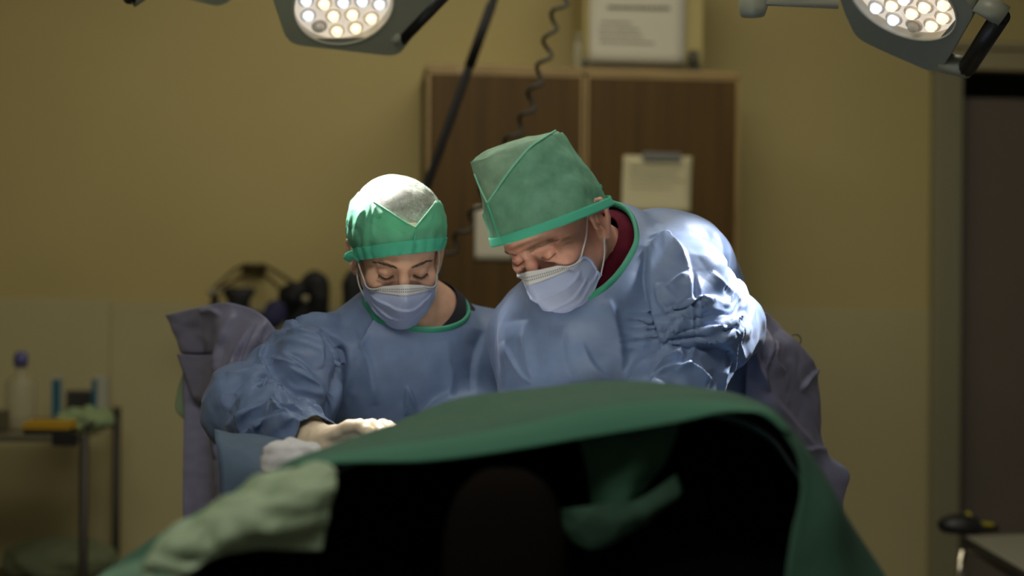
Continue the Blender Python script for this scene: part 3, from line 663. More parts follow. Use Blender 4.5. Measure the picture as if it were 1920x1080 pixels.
def circle3(a, b, c):
    n = np.cross(b-a, c-a); ab, ac = b-a, c-a
    o = a+(np.cross(n, ab)*(ac@ac)+np.cross(ac, n)*(ab@ab))/(2*(n@n)); n = unit(n); n = n if n[2] > 0 else -n
    return o, np.linalg.norm(a-o), n

def finish_gown(f, ring, body_parent, name_items, arm, seed, amp=1.0, hem=.42, cuffs=()):
    V, Fc = f.mesh(); V = smooth(V, Fc, 3); N = normals(V, Fc)
    (c, r, n) = ring
    # slack vertical drape on the trunk, slanted creases along the sleeves
    A, B, Cc = arm; seg = [(A, B), (B, Cc)]
    best = np.full(len(V), 9.); tt = np.zeros(len(V)); ws = np.full(len(V), 1e-30)
    for i, (a, b) in enumerate(seg):
        ab = b-a; t = np.clip(((V-a)@ab)/(ab@ab), 0, 1); d = np.linalg.norm(V-a-t[:, None]*ab, axis=1); best = np.minimum(best, d); wq_ = np.exp(-d/.018); tt += wq_*(i+t); ws += wq_
    tt /= ws
    wa_ = np.clip((.15-best)/.05, 0, 1)*np.clip(tt*5+.3, 0, 1)
    Q = V*np.array([1, 1, .22]); v1 = nz(Q, 11, seed)+.5*nz(Q, 24, seed+3)
    h = .010*v1*(1-wa_)*np.clip((c[2]-.03-V[:, 2])/.15, 0, 1)
    wq = nz(V, 9, seed+8); wq2 = nz(V, 16, seed+5)
    rid = lambda x: 1-np.abs(np.sin(x))*2
    wa_ = wa_*(1-.35*np.exp(-((tt-1)/.14)**2))
    h += wa_*(.0045*rid(tt*7+wq*3.4)+.0025*rid(tt*13+wq2*3.4+1)+.003*wq2)*amp
    h += crumple(V, .12, seed, 4)*(.003+.004*wa_)+crumple(V, .055, seed+1, 4)*(.0006+.0016*wa_)
    near = np.linalg.norm(V-c, axis=1); h *= np.clip((near-r*.9)/(r*.5), .15, 1)
    V = V+N*h[:, None]; V = smooth(V, Fc, 1, .3); N = normals(V, Fc)
    V = V+N*folds(V, N, name_items)[:, None]*.0015
    V = smooth(V, Fc, 1, .2)
    g = np.maximum(-(V-c)@n, np.linalg.norm(V-c-((V-c)@n)[:, None]*n, axis=1)-r*1.45); g = np.where((V-c)@n > r, .1, g); g = np.minimum(g, V[:, 2]-hem)
    for q, d in cuffs: g = np.minimum(g, np.maximum((q-V)@d, np.linalg.norm(V-q, axis=1)-.10))
    V, T, cut = clip(V, Fc, g)
    o = link('gown', V, T, M_gown, body_parent, origin=None); solid(o, .0018)
    lp = [l for l in loops(cut) if np.abs((V[l]-c)@n).max() < .006]
    if not lp: print('LOOPS', [(len(l), np.abs((V[l]-c)@n).max()) for l in loops(cut)[:6]]); lp = loops(cut)
    lp = even_loop(V[lp[0]], 150, 10)
    fl = [unit(np.cross(unit(lp[(i+1) % 150]-lp[i-1]), unit(lp[i]-c)))*1.0 for i in range(150)]
    # flat ribbon standing on the neckline: its broad side lies along the gown
    Vb, Fb = tube(lp, .0080, 10, closed=True); cc = np.repeat(lp, 10, 0); dv = Vb-cc; rad = unit_rows(cc-c); Vb = cc+dv-rad*((dv*rad).sum(1)*.45)[:, None]
    link('neck_binding', Vb, Fb, M_bind, o)
    return o, f

def build_person(name, H, fem, j, skin, label, grid):
    f = Field(*grid); k = H.k
    head_field(f, H, fem)
    nr = .049 if fem else .060
    f.cone(H.w((0, -30, -40)), j['neck'], nr, nr+.008, .03); f.cone(j['neck'], j['neck']+(j['hip']-j['neck'])*.12, nr+.008, nr+.02, .04)
    for s, S_ in ((-1, 'shR'), (1, 'shL')):
        f.cone(H.w((s*62, -28, -40)), j['notch']+np.array([0, 0, .01]), .012, .010, .025); f.cone(j['neck']-np.array([0, 0, .055]), j[S_]-np.array([0, 0, .02]), .034, .045, .04)
    lat = unit(j['shL']-j['shR']); up = unit(j['neck']-j['hip']); fw = unit(np.cross(lat, up)); R = np.array([lat, -fw, up])
    m = j['neck']*.68+j['hip']*.32; f.ell(m, (.155, .10, .19), R, .06); f.ell(j['hip'], (.16, .105, .14), R, .08); f.cone(m, j['hip'], .11, .12, .06)
    for a, e, wr in (('shR', 'elR', 'wrR'), ('shL', 'elL', 'wrL')):
        f.cone(j[a], j[e], .050, .040, .03); f.cone(j[e], j[wr], .041, .027, .02)
    for wr, kn, pn, cu in j['hands']: hand_field(f, wr, kn, pn, cu, .96 if fem else 1.05)
    for s in (-1, 1):
        hp = j['hip']+lat*.085*s; ft = np.array([hp[0], hp[1], .10]); kn = (hp+ft)/2+np.array([0, -.03, .02])
        f.cone(hp, kn, .085, .058, .05); f.cone(kn, ft, .056, .036, .02)
        f.ell(ft+np.array([0, -.06, -.055]), (.045, .125, .045), None, .04)
    V, Fc = f.mesh(); V = smooth(V, Fc, 1, .4)
    return f, V, Fc

def tuck(o, f, plane, keep, depth=.022):
    """draw the body in under the garment so that it never shows through the cloth"""
    me = o.data; n = len(me.vertices); V = np.empty(n*3); me.vertices.foreach_get('co', V); off = np.array(o.location); V = V.reshape(-1, 3)+off
    c, r, nn = plane
    for _ in range(4):
        inb = np.all([(V[:, i] > f.ax[i][2]) & (V[:, i] < f.ax[i][-3]) for i in range(3)], axis=0) & ((V-c)@nn < -.012)
        for q, d in keep: inb &= ~(((V-q)@d > -.035) & (np.linalg.norm(V-q, axis=1) < .24))
        ix = np.where(inb)[0]; e = .006; d0 = f.sample(V[ix]); gr = np.stack([f.sample(V[ix]+np.eye(3)[i]*e)-f.sample(V[ix]-np.eye(3)[i]*e) for i in range(3)], 1)
        m = np.clip(d0+depth, 0, .06); V[ix] -= unit_rows(gr)*m[:, None]
    me.vertices.foreach_set('co', (V-off).ravel()); me.update()
def make_glove(wr, d, hand, size, parent):
    kn = hand[1]; f = Field(*[axis(min(wr[i], kn[i])-.12, max(wr[i], kn[i])+.13, 0, .0027) for i in range(3)])
    hand_field(f, wr, kn, hand[2], hand[3], size, inflate=.0018); f.cone(wr-d*.055, wr+d*.02, .042*size, .033*size, .012)
    V, Fc = f.mesh(); N = normals(V, Fc); V = V+N*(crumple(V, .03, 6, 4)*.0012)[:, None]; V, T, cut = clip(V, Fc, (V-(wr-d*.045))@d)
    gl = link('glove', V, T, M_glove, parent); lp = even_loop(V[loops(cut)[0]], 60, 3); Vt, Ft = tube(lp, .003, 8, closed=True); link('cuff_roll', Vt, Ft, mat('rolled latex', (.62, .56, .26), .4), gl)

# ---- mask, built on the head's own measurements
def push_out(f, V, gap):
    for _ in range(3):
        d = f.sample(V); e = .004; g = unit_rows(np.stack([f.sample(V+np.eye(3)[i]*e)-f.sample(V-np.eye(3)[i]*e) for i in range(3)], 1)); V = V+g*np.clip(gap-d, 0, .03)[:, None]
    return V
def make_mask(H, parent, prof, f, seed):
    cs = []
    for u, pts in prof: cs.append([H.w(q) for q in pts])
    nu, nv = 60, 64
    V, Fc = sheet(cs, nu, nv)                   # along each column top->bottom (nu), across (nv)
    u = np.repeat(np.linspace(0, 1, nu), nv); v = np.tile(np.linspace(-1, 1, nv), nu); N = normals(V, Fc); ctr = H.w((0, 20, -50)); N *= np.sign(((V-ctr)*N).sum(1))[:, None]
    mid = 1-np.abs(v)**3
    h = np.zeros(len(V))
    for p0, bow in ((.34, .10), (.55, .14), (.76, .10)):
        x = u-(p0+bow*(1-v**2)-.06+.03*np.sin(5*v+seed)); h += np.where(x > 0, np.exp(-x/.07), np.exp(-(x/.015)**2))*.0040*mid
    L = H.l(V); h += crumple(L*.001, .045, seed, 4)*.0022*np.clip((u-.22)*5, 0, 1)+crumple(L*.001, .02, seed+2, 3)*.0006
    h += .0025*np.clip((np.abs(v)-.6)*3, 0, 1)*np.sin(u*26+seed)
    V = push_out(f, V+N*h[:, None], .003); V = smooth(V, Fc, 1, .3)
    o = link('face_mask', V, Fc, M_mask, parent); solid(o, .0012)
    r0 = int(nu*.17); idx = np.arange(nu*nv).reshape(nu, nv)[:r0].ravel(); st = V[idx]+N[idx]*.0012
    b = link('nose_strip', st, grid_faces(r0, nv), M_mwht, o); solid(b, .001)
    G = (V+N*.0024).reshape(nu, nv, 3); mb = MB()
    for rr in (.42, .62):
        rows = crom(G[int(r0*rr)], 110)
        for i in range(6, 104):
            if i % 2: continue
            a, c = rows[i], rows[i+1]; dn = unit(G[r0][nv//2]-G[0][nv//2])*.0011; mb.add([a-dn, c-dn, c+dn, a+dn], [(0, 1, 2, 3)])
    tag(mb.build('weld_marks', M_weld, b), kind='stuff')
    for s, col in ((-1, 0), (1, nv-1)):
        edge = V.reshape(nu, nv, 3)[:, col]; Vt, Ft = tube(edge, .0022, 8); link('side_hem', Vt, Ft, M_mask, o)
    return o, V.reshape(nu, nv, 3)
def loop_cord(o, a, b, sag, f):
    Vt, Ft = tube(push_out(f, crom([a, (a+b)/2+sag, b], 18), .0016), .0013, 8); link('ear_loop', Vt, Ft, M_mwht, o)
def segd(V, a, b):
    ab = b-a; t = np.clip(((V-a)@ab)/(ab@ab), 0, 1.6); return np.linalg.norm(V-a-t[:, None]*ab, axis=1)
def above(V, a, b, Y=2.56):
    A, B = P(*a, Y), P(*b, Y); return ((B[0]-A[0])*(V[:, 2]-A[2])-(B[2]-A[2])*(V[:, 0]-A[0]))/np.hypot(B[0]-A[0], B[2]-A[2])

# ======================= the woman
HW = Head(P(746, 473, 2.66), frame(13, 28, 2.6), .99)
jW = dict(neck=P(768, 590, 2.765), notch=P(782, 618, 2.68), hip=np.array([-.19, 2.86, .93]), shR=P(588, 650, 2.69), shL=P(922, 655, 2.84), elR=P(458, 768, 2.52), wrR=P(604, 838, 2.33), elL=P(885, 788, 2.76), wrL=P(800, 840, 2.45))
knR = P(688, 798, 2.29)
jW['hands'] = [(jW['wrR'], knR, np.array([.1, -.3, -1.0]), (.35, .45, .5, .55)), (jW['wrL'], P(755, 845, 2.38), np.array([0, 0, -1.0]), (.4, .5, .5, .5))]
c = HW.C
gw = (axis(-.62, .14, .0018, .008, c[0]-.115, c[0]+.125), axis(2.12, 3.05, .002, .008, c[1]-.13, c[1]+.12), axis(-.02, c[2]+.2, .0018, .008, c[2]-.17, c[2]+.15))
fW, V, Fc = build_person('person', HW, True, jW, M_skinW, '', gw)
VW, FW = V, Fc
woman = tag(link('person', V, Fc, M_skinW), 'woman in blue gown, green cap and mask looking down at the left of the two', 'person')
# gown
ringW = circle3(P(684, 545, 2.745), P(880, 578, 2.765), P(778, 622, 2.645))
latW = unit(jW['shL']-jW['shR']); RWt = np.array([latW, unit(np.cross([0, 0, 1], latW)), [0, 0, 1]])
f = Field(axis(-.66, .16, 0, .0030), axis(2.2, 3.1, 0, .0030), axis(.38, 1.5, .0030, .010, 1.02, 1.49))
f.ell(P(765, 770, 2.81), (.185, .125, .26), RWt, .02).ell(P(770, 690, 2.775), (.19, .122, .14), RWt, .06).cone(P(768, 760, 2.82), np.array([-.19, 2.86, .3]), .14, .20, .08)
f.cone(P(740, 608, 2.75), jW['shR']-np.array([0, 0, .012]), .060, .064, .05).cone(P(800, 610, 2.78), jW['shL'], .062, .070, .05)
f.scoop(ringW); f.ell(ringW[0]-ringW[2]*.030, (ringW[1]*1.06, ringW[1]*1.06, .055), np.array([unit(np.cross(ringW[2], [0, 1, 0])), unit(np.cross(ringW[2], np.cross(ringW[2], [0, 1, 0]))), ringW[2]]), .05)
f.cone(jW['shR']-np.array([0, 0, .006]), jW['elR'], .066, .073, .016).cone(jW['elR'], jW['wrR'], .064, .044, .02).ell(P(568, 725, 2.56), (.072, .07, .105), None, .022).cone(jW['elR'], P(430, 712, 2.54), .035, .012, .05).cone(jW['elR'], P(424, 800, 2.52), .045, .022, .04)
f.cone(jW['shL'], jW['elL'], .072, .068, .04).cone(jW['elL'], jW['wrL'], .064, .046, .03)
dW = unit(jW['wrR']-jW['elR'])
foldsW = [
 ([(600, 618), (640, 655), (640, 700), (618, 770), (612, 805)], -13, 22, 5),
 ([(440, 740), (480, 722), (520, 735)], 6, 10, 3), ([(500, 640), (490, 680), (505, 705)], 7, 12, 4), ([(545, 615), (590, 640), (606, 690)], 7, 14, 4), ([(470, 800), (530, 786), (592, 796)], 7, 9, 3), ([(560, 750), (600, 770), (612, 800)], 7, 12, 4), ([(540, 690), (585, 712), (615, 760)], 6, 14, 4),
 ([(515, 628), (560, 628), (612, 660), (640, 700)], 8, 16, 4),
 ([(528, 660), (570, 690), (600, 720), (625, 745)], 8, 18, 4),
 ([(424, 700), (470, 706), (505, 712), (530, 745), (585, 790)], 10, 16, 4),
 ([(505, 712), (528, 770), (560, 800)], 6, 12, 3),
 ([(430, 772), (470, 742), (505, 722)], 7, 14, 3),
 ([(422, 800), (470, 770), (530, 768), (600, 780)], 9, 15, 3.5),
 ([(440, 826), (490, 800), (550, 795), (600, 806)], 7, 12, 3),
 ([(470, 690), (520, 672), (560, 690)], 5, 14, 4),
 ([(673, 655), (690, 625), (705, 600), (716, 585)], 6, 10, 3),
 ([(640, 600), (600, 590), (560, 600), (530, 615)], 5, 20, 6),
 ([(655, 610), (690, 680), (705, 760)], 6, 26, 8),
 ([(760, 780), (765, 730), (785, 780)], 6, 10, 3),
 ([(830, 640), (845, 700), (838, 760)], 6, 28, 10),
 ([(905, 620), (890, 680), (885, 740)], -8, 18, 5),
]
gownW, _f = finish_gown(f, ringW, woman, foldsW, (jW['shR'], jW['elR'], jW['wrR']), 2.0, cuffs=[(jW['wrR']-dW*.02, dW), (jW['wrL']-unit(jW['wrL']-jW['elL'])*.02, unit(jW['wrL']-jW['elL']))])
tuck(woman, _f, ringW, [(jW['wrR'], dW), (jW['wrL'], unit(jW['wrL']-jW['elL']))])
# scrub top seen in the neckline
g = np.minimum.reduce([above(VW, (810, 540), (832, 640), 2.75), .17-np.linalg.norm(VW-ringW[0], axis=1), np.linalg.norm(VW-HW.C, axis=1)-.165])
V, T, _ = clip(VW+normals(VW, FW)*.006, FW, g); solid(link('scrub_top', V, T, M_navy, woman), .002)
# hair and cap
f = Field(*[axis(HW.C[i]-.16, HW.C[i]+.16, 0, .003) for i in range(3)])
f.ell(HW.w((0, -16, 44)), np.array([82, 100, 80])*HW.k, HW.R, .01).ell(HW.w((0, -95, 10)), np.array([45, 35, 45])*HW.k, HW.R, .03)
V, Fc = f.mesh(); L = HW.l(V); g = (L-np.array([0, 82, 47]))@np.array([0, -.50, .87])+8*np.clip(np.abs(L[:, 0])-60, 0, 20)/20; V, T, _ = clip(V, Fc, g); link('hair', V, T, M_hair, woman)
f = Field(*[axis(HW.C[i]-.18, HW.C[i]+.18, 0, .0026) for i in range(3)])
f.ell(HW.w((-3, -18, 48)), np.array([91, 108, 92])*HW.k, HW.R, .01).ell(HW.w((0, -100, 18)), np.array([55, 40, 55])*HW.k, HW.R, .04).ell(HW.w((-4, 20, 70)), np.array([80, 60, 66])*HW.k, HW.R, .03)
V, Fc = f.mesh(); V = smooth(V, Fc, 2); N = normals(V, Fc); L = HW.l(V)
an = np.arctan2(L[:, 0], L[:, 1]); V = V+N*(.0022*np.sin(an*22+3*nz(L, .02))*np.clip(1-np.abs(L[:, 2]-30)/60, 0, 1)+crumple(L*.001, .05, 4, 4)*.003)[:, None]; L = HW.l(V)
cr = [([(703, 384), (701, 410), (700, 445)], 3.2, 7, 3), ([(686, 392), (676, 404), (668, 428)], 3.5, 8, 3), ([(722, 398), (712, 405), (700, 404)], 3, 6, 2.5), ([(690, 372), (694, 395), (684, 425)], 2.5, 7, 3), ([(740, 418), (752, 432), (772, 444)], 1.6, 8, 3), ([(662, 372), (660, 400), (656, 430)], 3, 9, 4), ([(812, 392), (806, 410), (792, 428)], 1.5, 8, 3), ([(720, 345), (716, 365), (708, 380)], 2.5, 8, 4), ([(790, 345), (800, 358), (812, 366)], 2, 8, 4)]
N = normals(V, Fc); V = V+N*(folds(V, N, cr)*.001)[:, None]; N = normals(V, Fc); L = HW.l(V)
g0 = (L-np.array([0, 88, 41]))@np.array([0, -.46, .888])-.09*L[:, 0]
vee = np.minimum(above(V, (640, 340), (778, 426)), above(V, (778, 426), (836, 352)))
Vc, Tc, _ = clip(V, Fc, np.minimum(g0*.001, vee+.004)); capW = link('cap', Vc, Tc, M_crown, woman); solid(capW, .0005)
Vs = V+N*.0016; Vc, Tc, cut = clip(Vs, Fc, np.minimum(g0*.001, -vee)); sp_ = link('side_panel', Vc, Tc, M_cap, capW); solid(sp_, .0012)
lpv = [l for l in loops(cut)]
ed = np.array([Vc[a] for a, b in cut]); dq = np.abs(np.minimum(above(ed, (640, 340), (778, 426)), above(ed, (778, 426), (836, 352))))
def on_surf(V, N, px, py, off):
    pp = proj(V); d = np.hypot(pp[:, 0]-px, pp[:, 1]-py)+np.where(((V-np.array([0, 0, CZ]))*N).sum(1) < 0, 0, 60); i = np.argsort(d)[:4]; wq = 1/(d[i]+.5); wq /= wq.sum(); return (V[i]*wq[:, None]).sum(0)+(N[i]*wq[:, None]).sum(0)*off
for pl in ([(700, 378), (722, 392), (750, 410), (778, 427)], [(778, 427), (798, 402), (817, 378)]):
    Vt, Ft = tube(crom([on_surf(Vs, N, x, y, .0008) for x, y in pl], 24), .0016, 8); link('panel_hem', Vt, Ft, M_hemc, capW)
bandg = np.minimum(g0, 21-g0+3*np.cos(an))
Vc, Tc, _ = clip(Vs+N*.0014, Fc, bandg*.001); solid(link('band', Vc, Tc, M_band, capW), .001)
Vt, Ft = tube(crom([P(778, 427, 2.553), P(778, 440, 2.548), P(777, 456, 2.546)], 8), .0012, 6); link('front_seam', Vt, Ft, M_band, capW)
tp = crom([P(676, 486, 2.625), P(664, 478, 2.63), P(653, 482, 2.64), P(651, 488, 2.645)], 10); Vt, Ft = tube(tp, .0085, 10, flat=[np.array([.3, .9, .2])]*10); link('tie', Vt, Ft, M_band, capW)
# mask
profW = [(-1, [(-60, 46, -35), (-63, 39, -50), (-63, 34, -66), (-59, 32, -84)]), (-.62, [(-45, 76, -30), (-52, 74, -48), (-50, 66, -76), (-42, 54, -107)]),
         (-.3, [(-20, 96, -19), (-27, 103, -48), (-26, 94, -84), (-22, 66, -119)]), (0, [(0, 109, -11), (0, 125, -38), (0, 112, -78), (0, 70, -121)]),
         (.3, [(20, 96, -19), (27, 103, -48), (26, 94, -84), (22, 66, -119)]), (.62, [(45, 76, -30), (52, 74, -48), (50, 66, -76), (42, 54, -107)]), (1, [(60, 46, -35), (63, 39, -50), (63, 34, -66), (59, 32, -84)])]
mk, G = make_mask(HW, woman, profW, fW, 1)
for s, col in ((-1, 0), (1, -1)):
    loop_cord(mk, G[1, col], HW.w((s*77, -10, 14)), HW.R[0]*s*.004, fW); loop_cord(mk, G[-2, col], HW.w((s*77, -12, -38)), HW.R[0]*s*.004, fW)
def brow(H, s, parent, m, n, pts, ln, seed):
    ctr = crom([H.w(q) for q in pts], 40)
    def fn(t, rs):
        i = int(t*39); d = unit(ctr[min(i+1, 39)]-ctr[max(i-1, 0)]); nn = H.R[1]; th = math.sin(math.pi*min(1, t*1.1+.12))
        return ctr[i]+H.R[2]*rs.uniform(-1, 1)*.0028*th+nn*rs.uniform(-.0005, .0015), unit(d+H.R[2]*rs.uniform(.05, .5)-nn*.15), nn
    strands('eyebrow', fn, n, m, parent, ln, .00035, seed)
for s in (-1, 1):
    brow(HW, s, woman, M_brow, 170, [(s*13, 92, 14), (s*28, 90.5, 19), (s*42, 82, 20), (s*54, 66, 13)], .008, 3+s)
    lc = crom([HW.w((s*19, 82.5, -5.5)), HW.w((s*32, 86.5, -9)), HW.w((s*46, 78, -5))], 40)
    strands('eyelashes', lambda t, rs: (lc[int(t*39)], unit(HW.R[1]*.8-HW.R[2]*.7+HW.R[0]*s*(t-.4)*.8), HW.R[2]), 60, M_brow, woman, .008, .0005, 9+s)
mb = MB(); mb.lathe([(0, -.0025), (.002, -.0015), (.0025, 0), (.002, .0015), (0, .0025)], HW.w((-80, -8, -41)), (0, 0, 1), 10); mb.build('earring', mat('silver', (.8, .8, .8), .2, 1), woman, True)
# glove
make_glove(jW['wrR'], dW, jW['hands'][0], .96, woman); make_glove(jW['wrL'], unit(jW['wrL']-jW['elL']), jW['hands'][1], .96, woman)
# lavender back panel standing off behind her right shoulder
def flap(name, parent, curves, nu, nv, amp, seed, items=(), m=M_lav, thick=.0014):
    V, Fc = sheet([[P(*q) for q in c_] for c_ in curves], nu, nv); N = normals(V, Fc); N *= np.where(N[:, 1] > 0, -1, 1)[:, None]
    V = V+N*(crumple(V*np.array([1, 1, .6]), .12, seed, 4)*amp+crumple(V, .05, seed+1, 4)*amp*.3)[:, None]
    if items: V = V+N*(folds(V, N, items)*.0017)[:, None]
    o = link(name, V, Fc, m, parent); solid(o, thick, 0); return o
flap('back_panel', gownW, [[(312, 590, 2.98), (340, 664, 2.98), (345, 760, 2.98), (343, 860, 2.97), (341, 1000, 2.96)], [(372, 577, 2.92), (385, 668, 2.95), (400, 760, 2.96), (395, 860, 2.95), (392, 1000, 2.94)],
     [(438, 569, 2.84), (432, 650, 2.83), (412, 740, 2.82), (405, 860, 2.83), (415, 1000, 2.84)], [(500, 598, 2.80), (480, 660, 2.80), (450, 740, 2.80), (430, 850, 2.80), (440, 1000, 2.80)], [(530, 640, 2.80), (530, 700, 2.80), (510, 760, 2.80), (500, 850, 2.80), (500, 1000, 2.80)]],
     110, 90, .006, 3, [([(480, 600), (455, 660), (425, 750), (405, 860)], 14, 14, 4), ([(500, 600), (478, 660), (450, 730)], 10, 10, 3), ([(490, 602), (462, 690), (432, 760)], 8, 9, 3), ([(330, 664), (372, 666), (410, 662)], -5, 10, 2.5), ([(440, 580), (420, 640), (395, 720), (372, 760)], 8, 22, 5), ([(375, 585), (400, 580), (418, 592)], 6, 8, 3)])
flap('pocket_panel', gownW, [[(331, 664, 2.955), (350, 715, 2.955), (366, 748, 2.955), (372, 752, 2.955)], [(372, 666, 2.925), (375, 715, 2.93), (374, 748, 2.94), (375, 753, 2.945)], [(425, 662, 2.83), (405, 710, 2.86), (382, 748, 2.91), (378, 753, 2.93)]], 40, 30, .002, 8)

flap('lining', gownW, [[(346, 690, 3.0), (331, 735, 3.0), (330, 770, 3.0), (348, 790, 3.0), (354, 850, 3.0)], [(360, 690, 2.99), (362, 740, 2.99), (366, 790, 2.99), (374, 850, 2.99)]], 30, 14, .004, 17, m=mat('pale green lining', (.22, .30, .17), .8))
# ======================= the man
HM = Head(P(1035, 424, 2.42), frame(-32.6, 38.6, 11.3), 1.025)
jM = dict(neck=P(1124, 505, 2.545), notch=P(1085, 580, 2.46), hip=np.array([.40, 2.84, .95]), shR=P(1008, 620, 2.64), shL=P(1272, 530, 2.47), elR=P(1012, 775, 2.58), wrR=P(1055, 800, 2.36), elL=P(1374, 612, 2.60), wrL=P(1190, 812, 2.30))
jM['hands'] = [(jM['wrR'], P(1090, 812, 2.30), np.array([0, 0, -1.0]), (.4, .5, .5, .5)), (jM['wrL'], P(1130, 835, 2.24), np.array([0, 0, -1.0]), (.4, .5, .5, .5))]
c = HM.C
gm = (axis(-.16, .62, .0018, .008, c[0]-.135, c[0]+.165), axis(2.1, 3.05, .002, .008, c[1]-.14, c[1]+.15), axis(-.02, c[2]+.2, .0018, .008, c[2]-.19, c[2]+.14))
fM, V, Fc = build_person('person', HM, False, jM, M_skinM, '', gm)
N = normals(V, Fc)
wr = [([(1046, 466), (1062, 455), (1078, 452)], -1.4, 4, 2), ([(1046, 470), (1064, 464), (1082, 465)], -1.5, 4, 2), ([(1046, 474), (1062, 475), (1076, 480)], -1.3, 4, 2), ([(1044, 462), (1058, 446), (1070, 440)], -1.1, 4, 2),
      ([(1012, 486), (1030, 488), (1048, 480)], -1.3, 4, 2), ([(1018, 494), (1036, 492), (1052, 484)], -1.2, 4, 2), ([(1000, 470), (1022, 463), (1042, 460)], 1.4, 5, 3), ([(955, 480), (985, 466), (1030, 448), (1060, 436)], -.9, 6, 3), ([(948, 470), (985, 454), (1025, 440)], -.7, 6, 3),
      ([(984, 470), (987, 482), (991, 492)], -1.3, 4, 2.5), ([(994, 470), (998, 480)], -1.0, 4, 2), ([(1090, 500), (1098, 470), (1096, 445)], -.9, 8, 3), ([(1140, 420), (1146, 470), (1138, 530)], 1.5, 14, 5)]
V = V+N*(folds(V, N, wr)*.0018)[:, None]
man = tag(link('person', V, Fc, M_skinM), 'man in blue gown and tall green cap bending forward at the right', 'person')
ringM = circle3(P(1135, 358, 2.575), P(1203, 445, 2.46), P(1092, 586, 2.405))
nM_ = unit(np.array([-.38, -.62, .68])); pN, pS, pF = P(1135, 358, 2.575), P(1203, 445, 2.46), P(1092, 586, 2.405)
axA = unit(pN-pF-nM_*((pN-pF)@nM_)); axB = unit(np.cross(nM_, axA)); axB = axB if axB[0] > 0 else -axB; cM = (pN+pF)/2; aM, bM = np.linalg.norm(pN-pF)/2, .105
cM = cM+axB*(((pS-cM)@axB)-bM*math.sqrt(1-(((pS-cM)@axA)/aM)**2)); ringM = (cM, aM, nM_)
latM = unit(jM['shL']-jM['shR']); upM = unit(jM['neck']-jM['hip']); upM = unit(upM-latM*(upM@latM)); RMt = np.array([latM, np.cross(upM, latM), upM])
f = Field(axis(-.14, .68, 0, .0030), axis(2.15, 3.15, 0, .0030), axis(.38, 1.64, .0030, .010, 1.04, 1.63))
f.ell(P(1130, 680, 2.60), (.185, .135, .22), RMt, .02).ell(P(1140, 610, 2.57), (.175, .12, .12), RMt, .06).cone(P(1200, 720, 2.70), np.array([.40, 2.86, .3]), .15, .22, .08).cone(P(1140, 720, 2.58), P(1180, 900, 2.66), .15, .16, .08)
f.ell(P(1238, 478, 2.63), (.125, .11, .085), None, .05).ell(P(1298, 565, 2.72), (.10, .12, .14), None, .06)
f.cone(P(1195, 510, 2.56), jM['shL'], .070, .082, .05).cone(P(1120, 600, 2.58), jM['shR'], .065, .072, .05)

f.cone(jM['shL'], jM['elL'], .088, .056, .018).cone(jM['elL'], jM['wrL'], .058, .058, .035).ell(P(1290, 610, 2.45), (.085, .08, .10), None, .022).cone(P(1318, 700, 2.74), np.array([.42, 2.86, .8]), .09, .14, .05).cone(P(1320, 625, 2.52), P(1265, 730, 2.40), .075, .066, .04)
f.cone(jM['shR'], jM['elR'], .074, .066, .04).cone(jM['elR'], jM['wrR'], .062, .05, .03)
f.scoop(ringM); f.ell(cM-nM_*.030, (aM*1.05, bM*1.05, .055), np.array([axA, axB, nM_]), .045)
foldsM = [
 ([(1212, 462), (1208, 520), (1216, 600), (1232, 640)], -12, 18, 5),
 ([(1216, 456), (1252, 446), (1280, 470), (1292, 505)], 8, 14, 3),
 ([(1292, 500), (1298, 560), (1300, 640)], 7, 9, 2.5), ([(1305, 640), (1312, 560), (1306, 510)], 4, 7, 2.5),
 ([(1246, 590), (1290, 565), (1345, 562)], 10, 12, 3), ([(1252, 540), (1275, 520), (1290, 512)], 7, 10, 3),
 ([(1232, 632), (1270, 606), (1298, 596)], 9, 11, 3), ([(1300, 624), (1350, 610), (1398, 588)], 11, 16, 3.5),
 ([(1220, 676), (1262, 650), (1310, 638), (1360, 628), (1400, 612)], 10, 16, 3.5),
 ([(1216, 706), (1255, 672), (1285, 660)], 9, 10, 3), ([(1214, 722), (1262, 690), (1300, 690), (1340, 722)], 9, 12, 3),
 ([(1300, 655), (1350, 652), (1384, 690), (1380, 720)], -8, 18, 5), ([(1268, 700), (1296, 668), (1300, 650)], 7, 9, 3),
 ([(1335, 510), (1362, 540), (1392, 566)], 6, 16, 4), ([(1232, 420), (1250, 436), (1215, 445)], 6, 9, 3), ([(1210, 470), (1232, 452), (1262, 448)], 6, 9, 3),
 ([(1255, 590), (1235, 560), (1232, 530)], 6, 14, 4), ([(1238, 655), (1262, 620), (1290, 600)], 6, 10, 3),
 ([(1140, 560), (1160, 640), (1170, 720)], 7, 28, 9), ([(1055, 610), (1060, 670), (1075, 720)], 6, 24, 8), ([(985, 600), (992, 660), (1000, 720)], 7, 26, 8), ([(945, 640), (975, 690), (998, 722)], 6, 12, 4), ([(1090, 640), (1110, 680), (1150, 716)], 5, 14, 4),
]
dM = unit(jM['wrL']-jM['elL']); dM2 = unit(jM['wrR']-jM['elR'])
gownM, _f = finish_gown(f, ringM, man, foldsM, (jM['shL'], jM['elL'], jM['wrL']), 5.0, amp=.9, cuffs=[(jM['wrL']-dM*.02, dM), (jM['wrR']-dM2*.02, dM2)])
tuck(man, _f, ringM, [(jM['wrL'], dM), (jM['wrR'], dM2)])
make_glove(jM['wrL'], dM, jM['hands'][1], 1.05, man); make_glove(jM['wrR'], dM2, jM['hands'][0], 1.05, man)
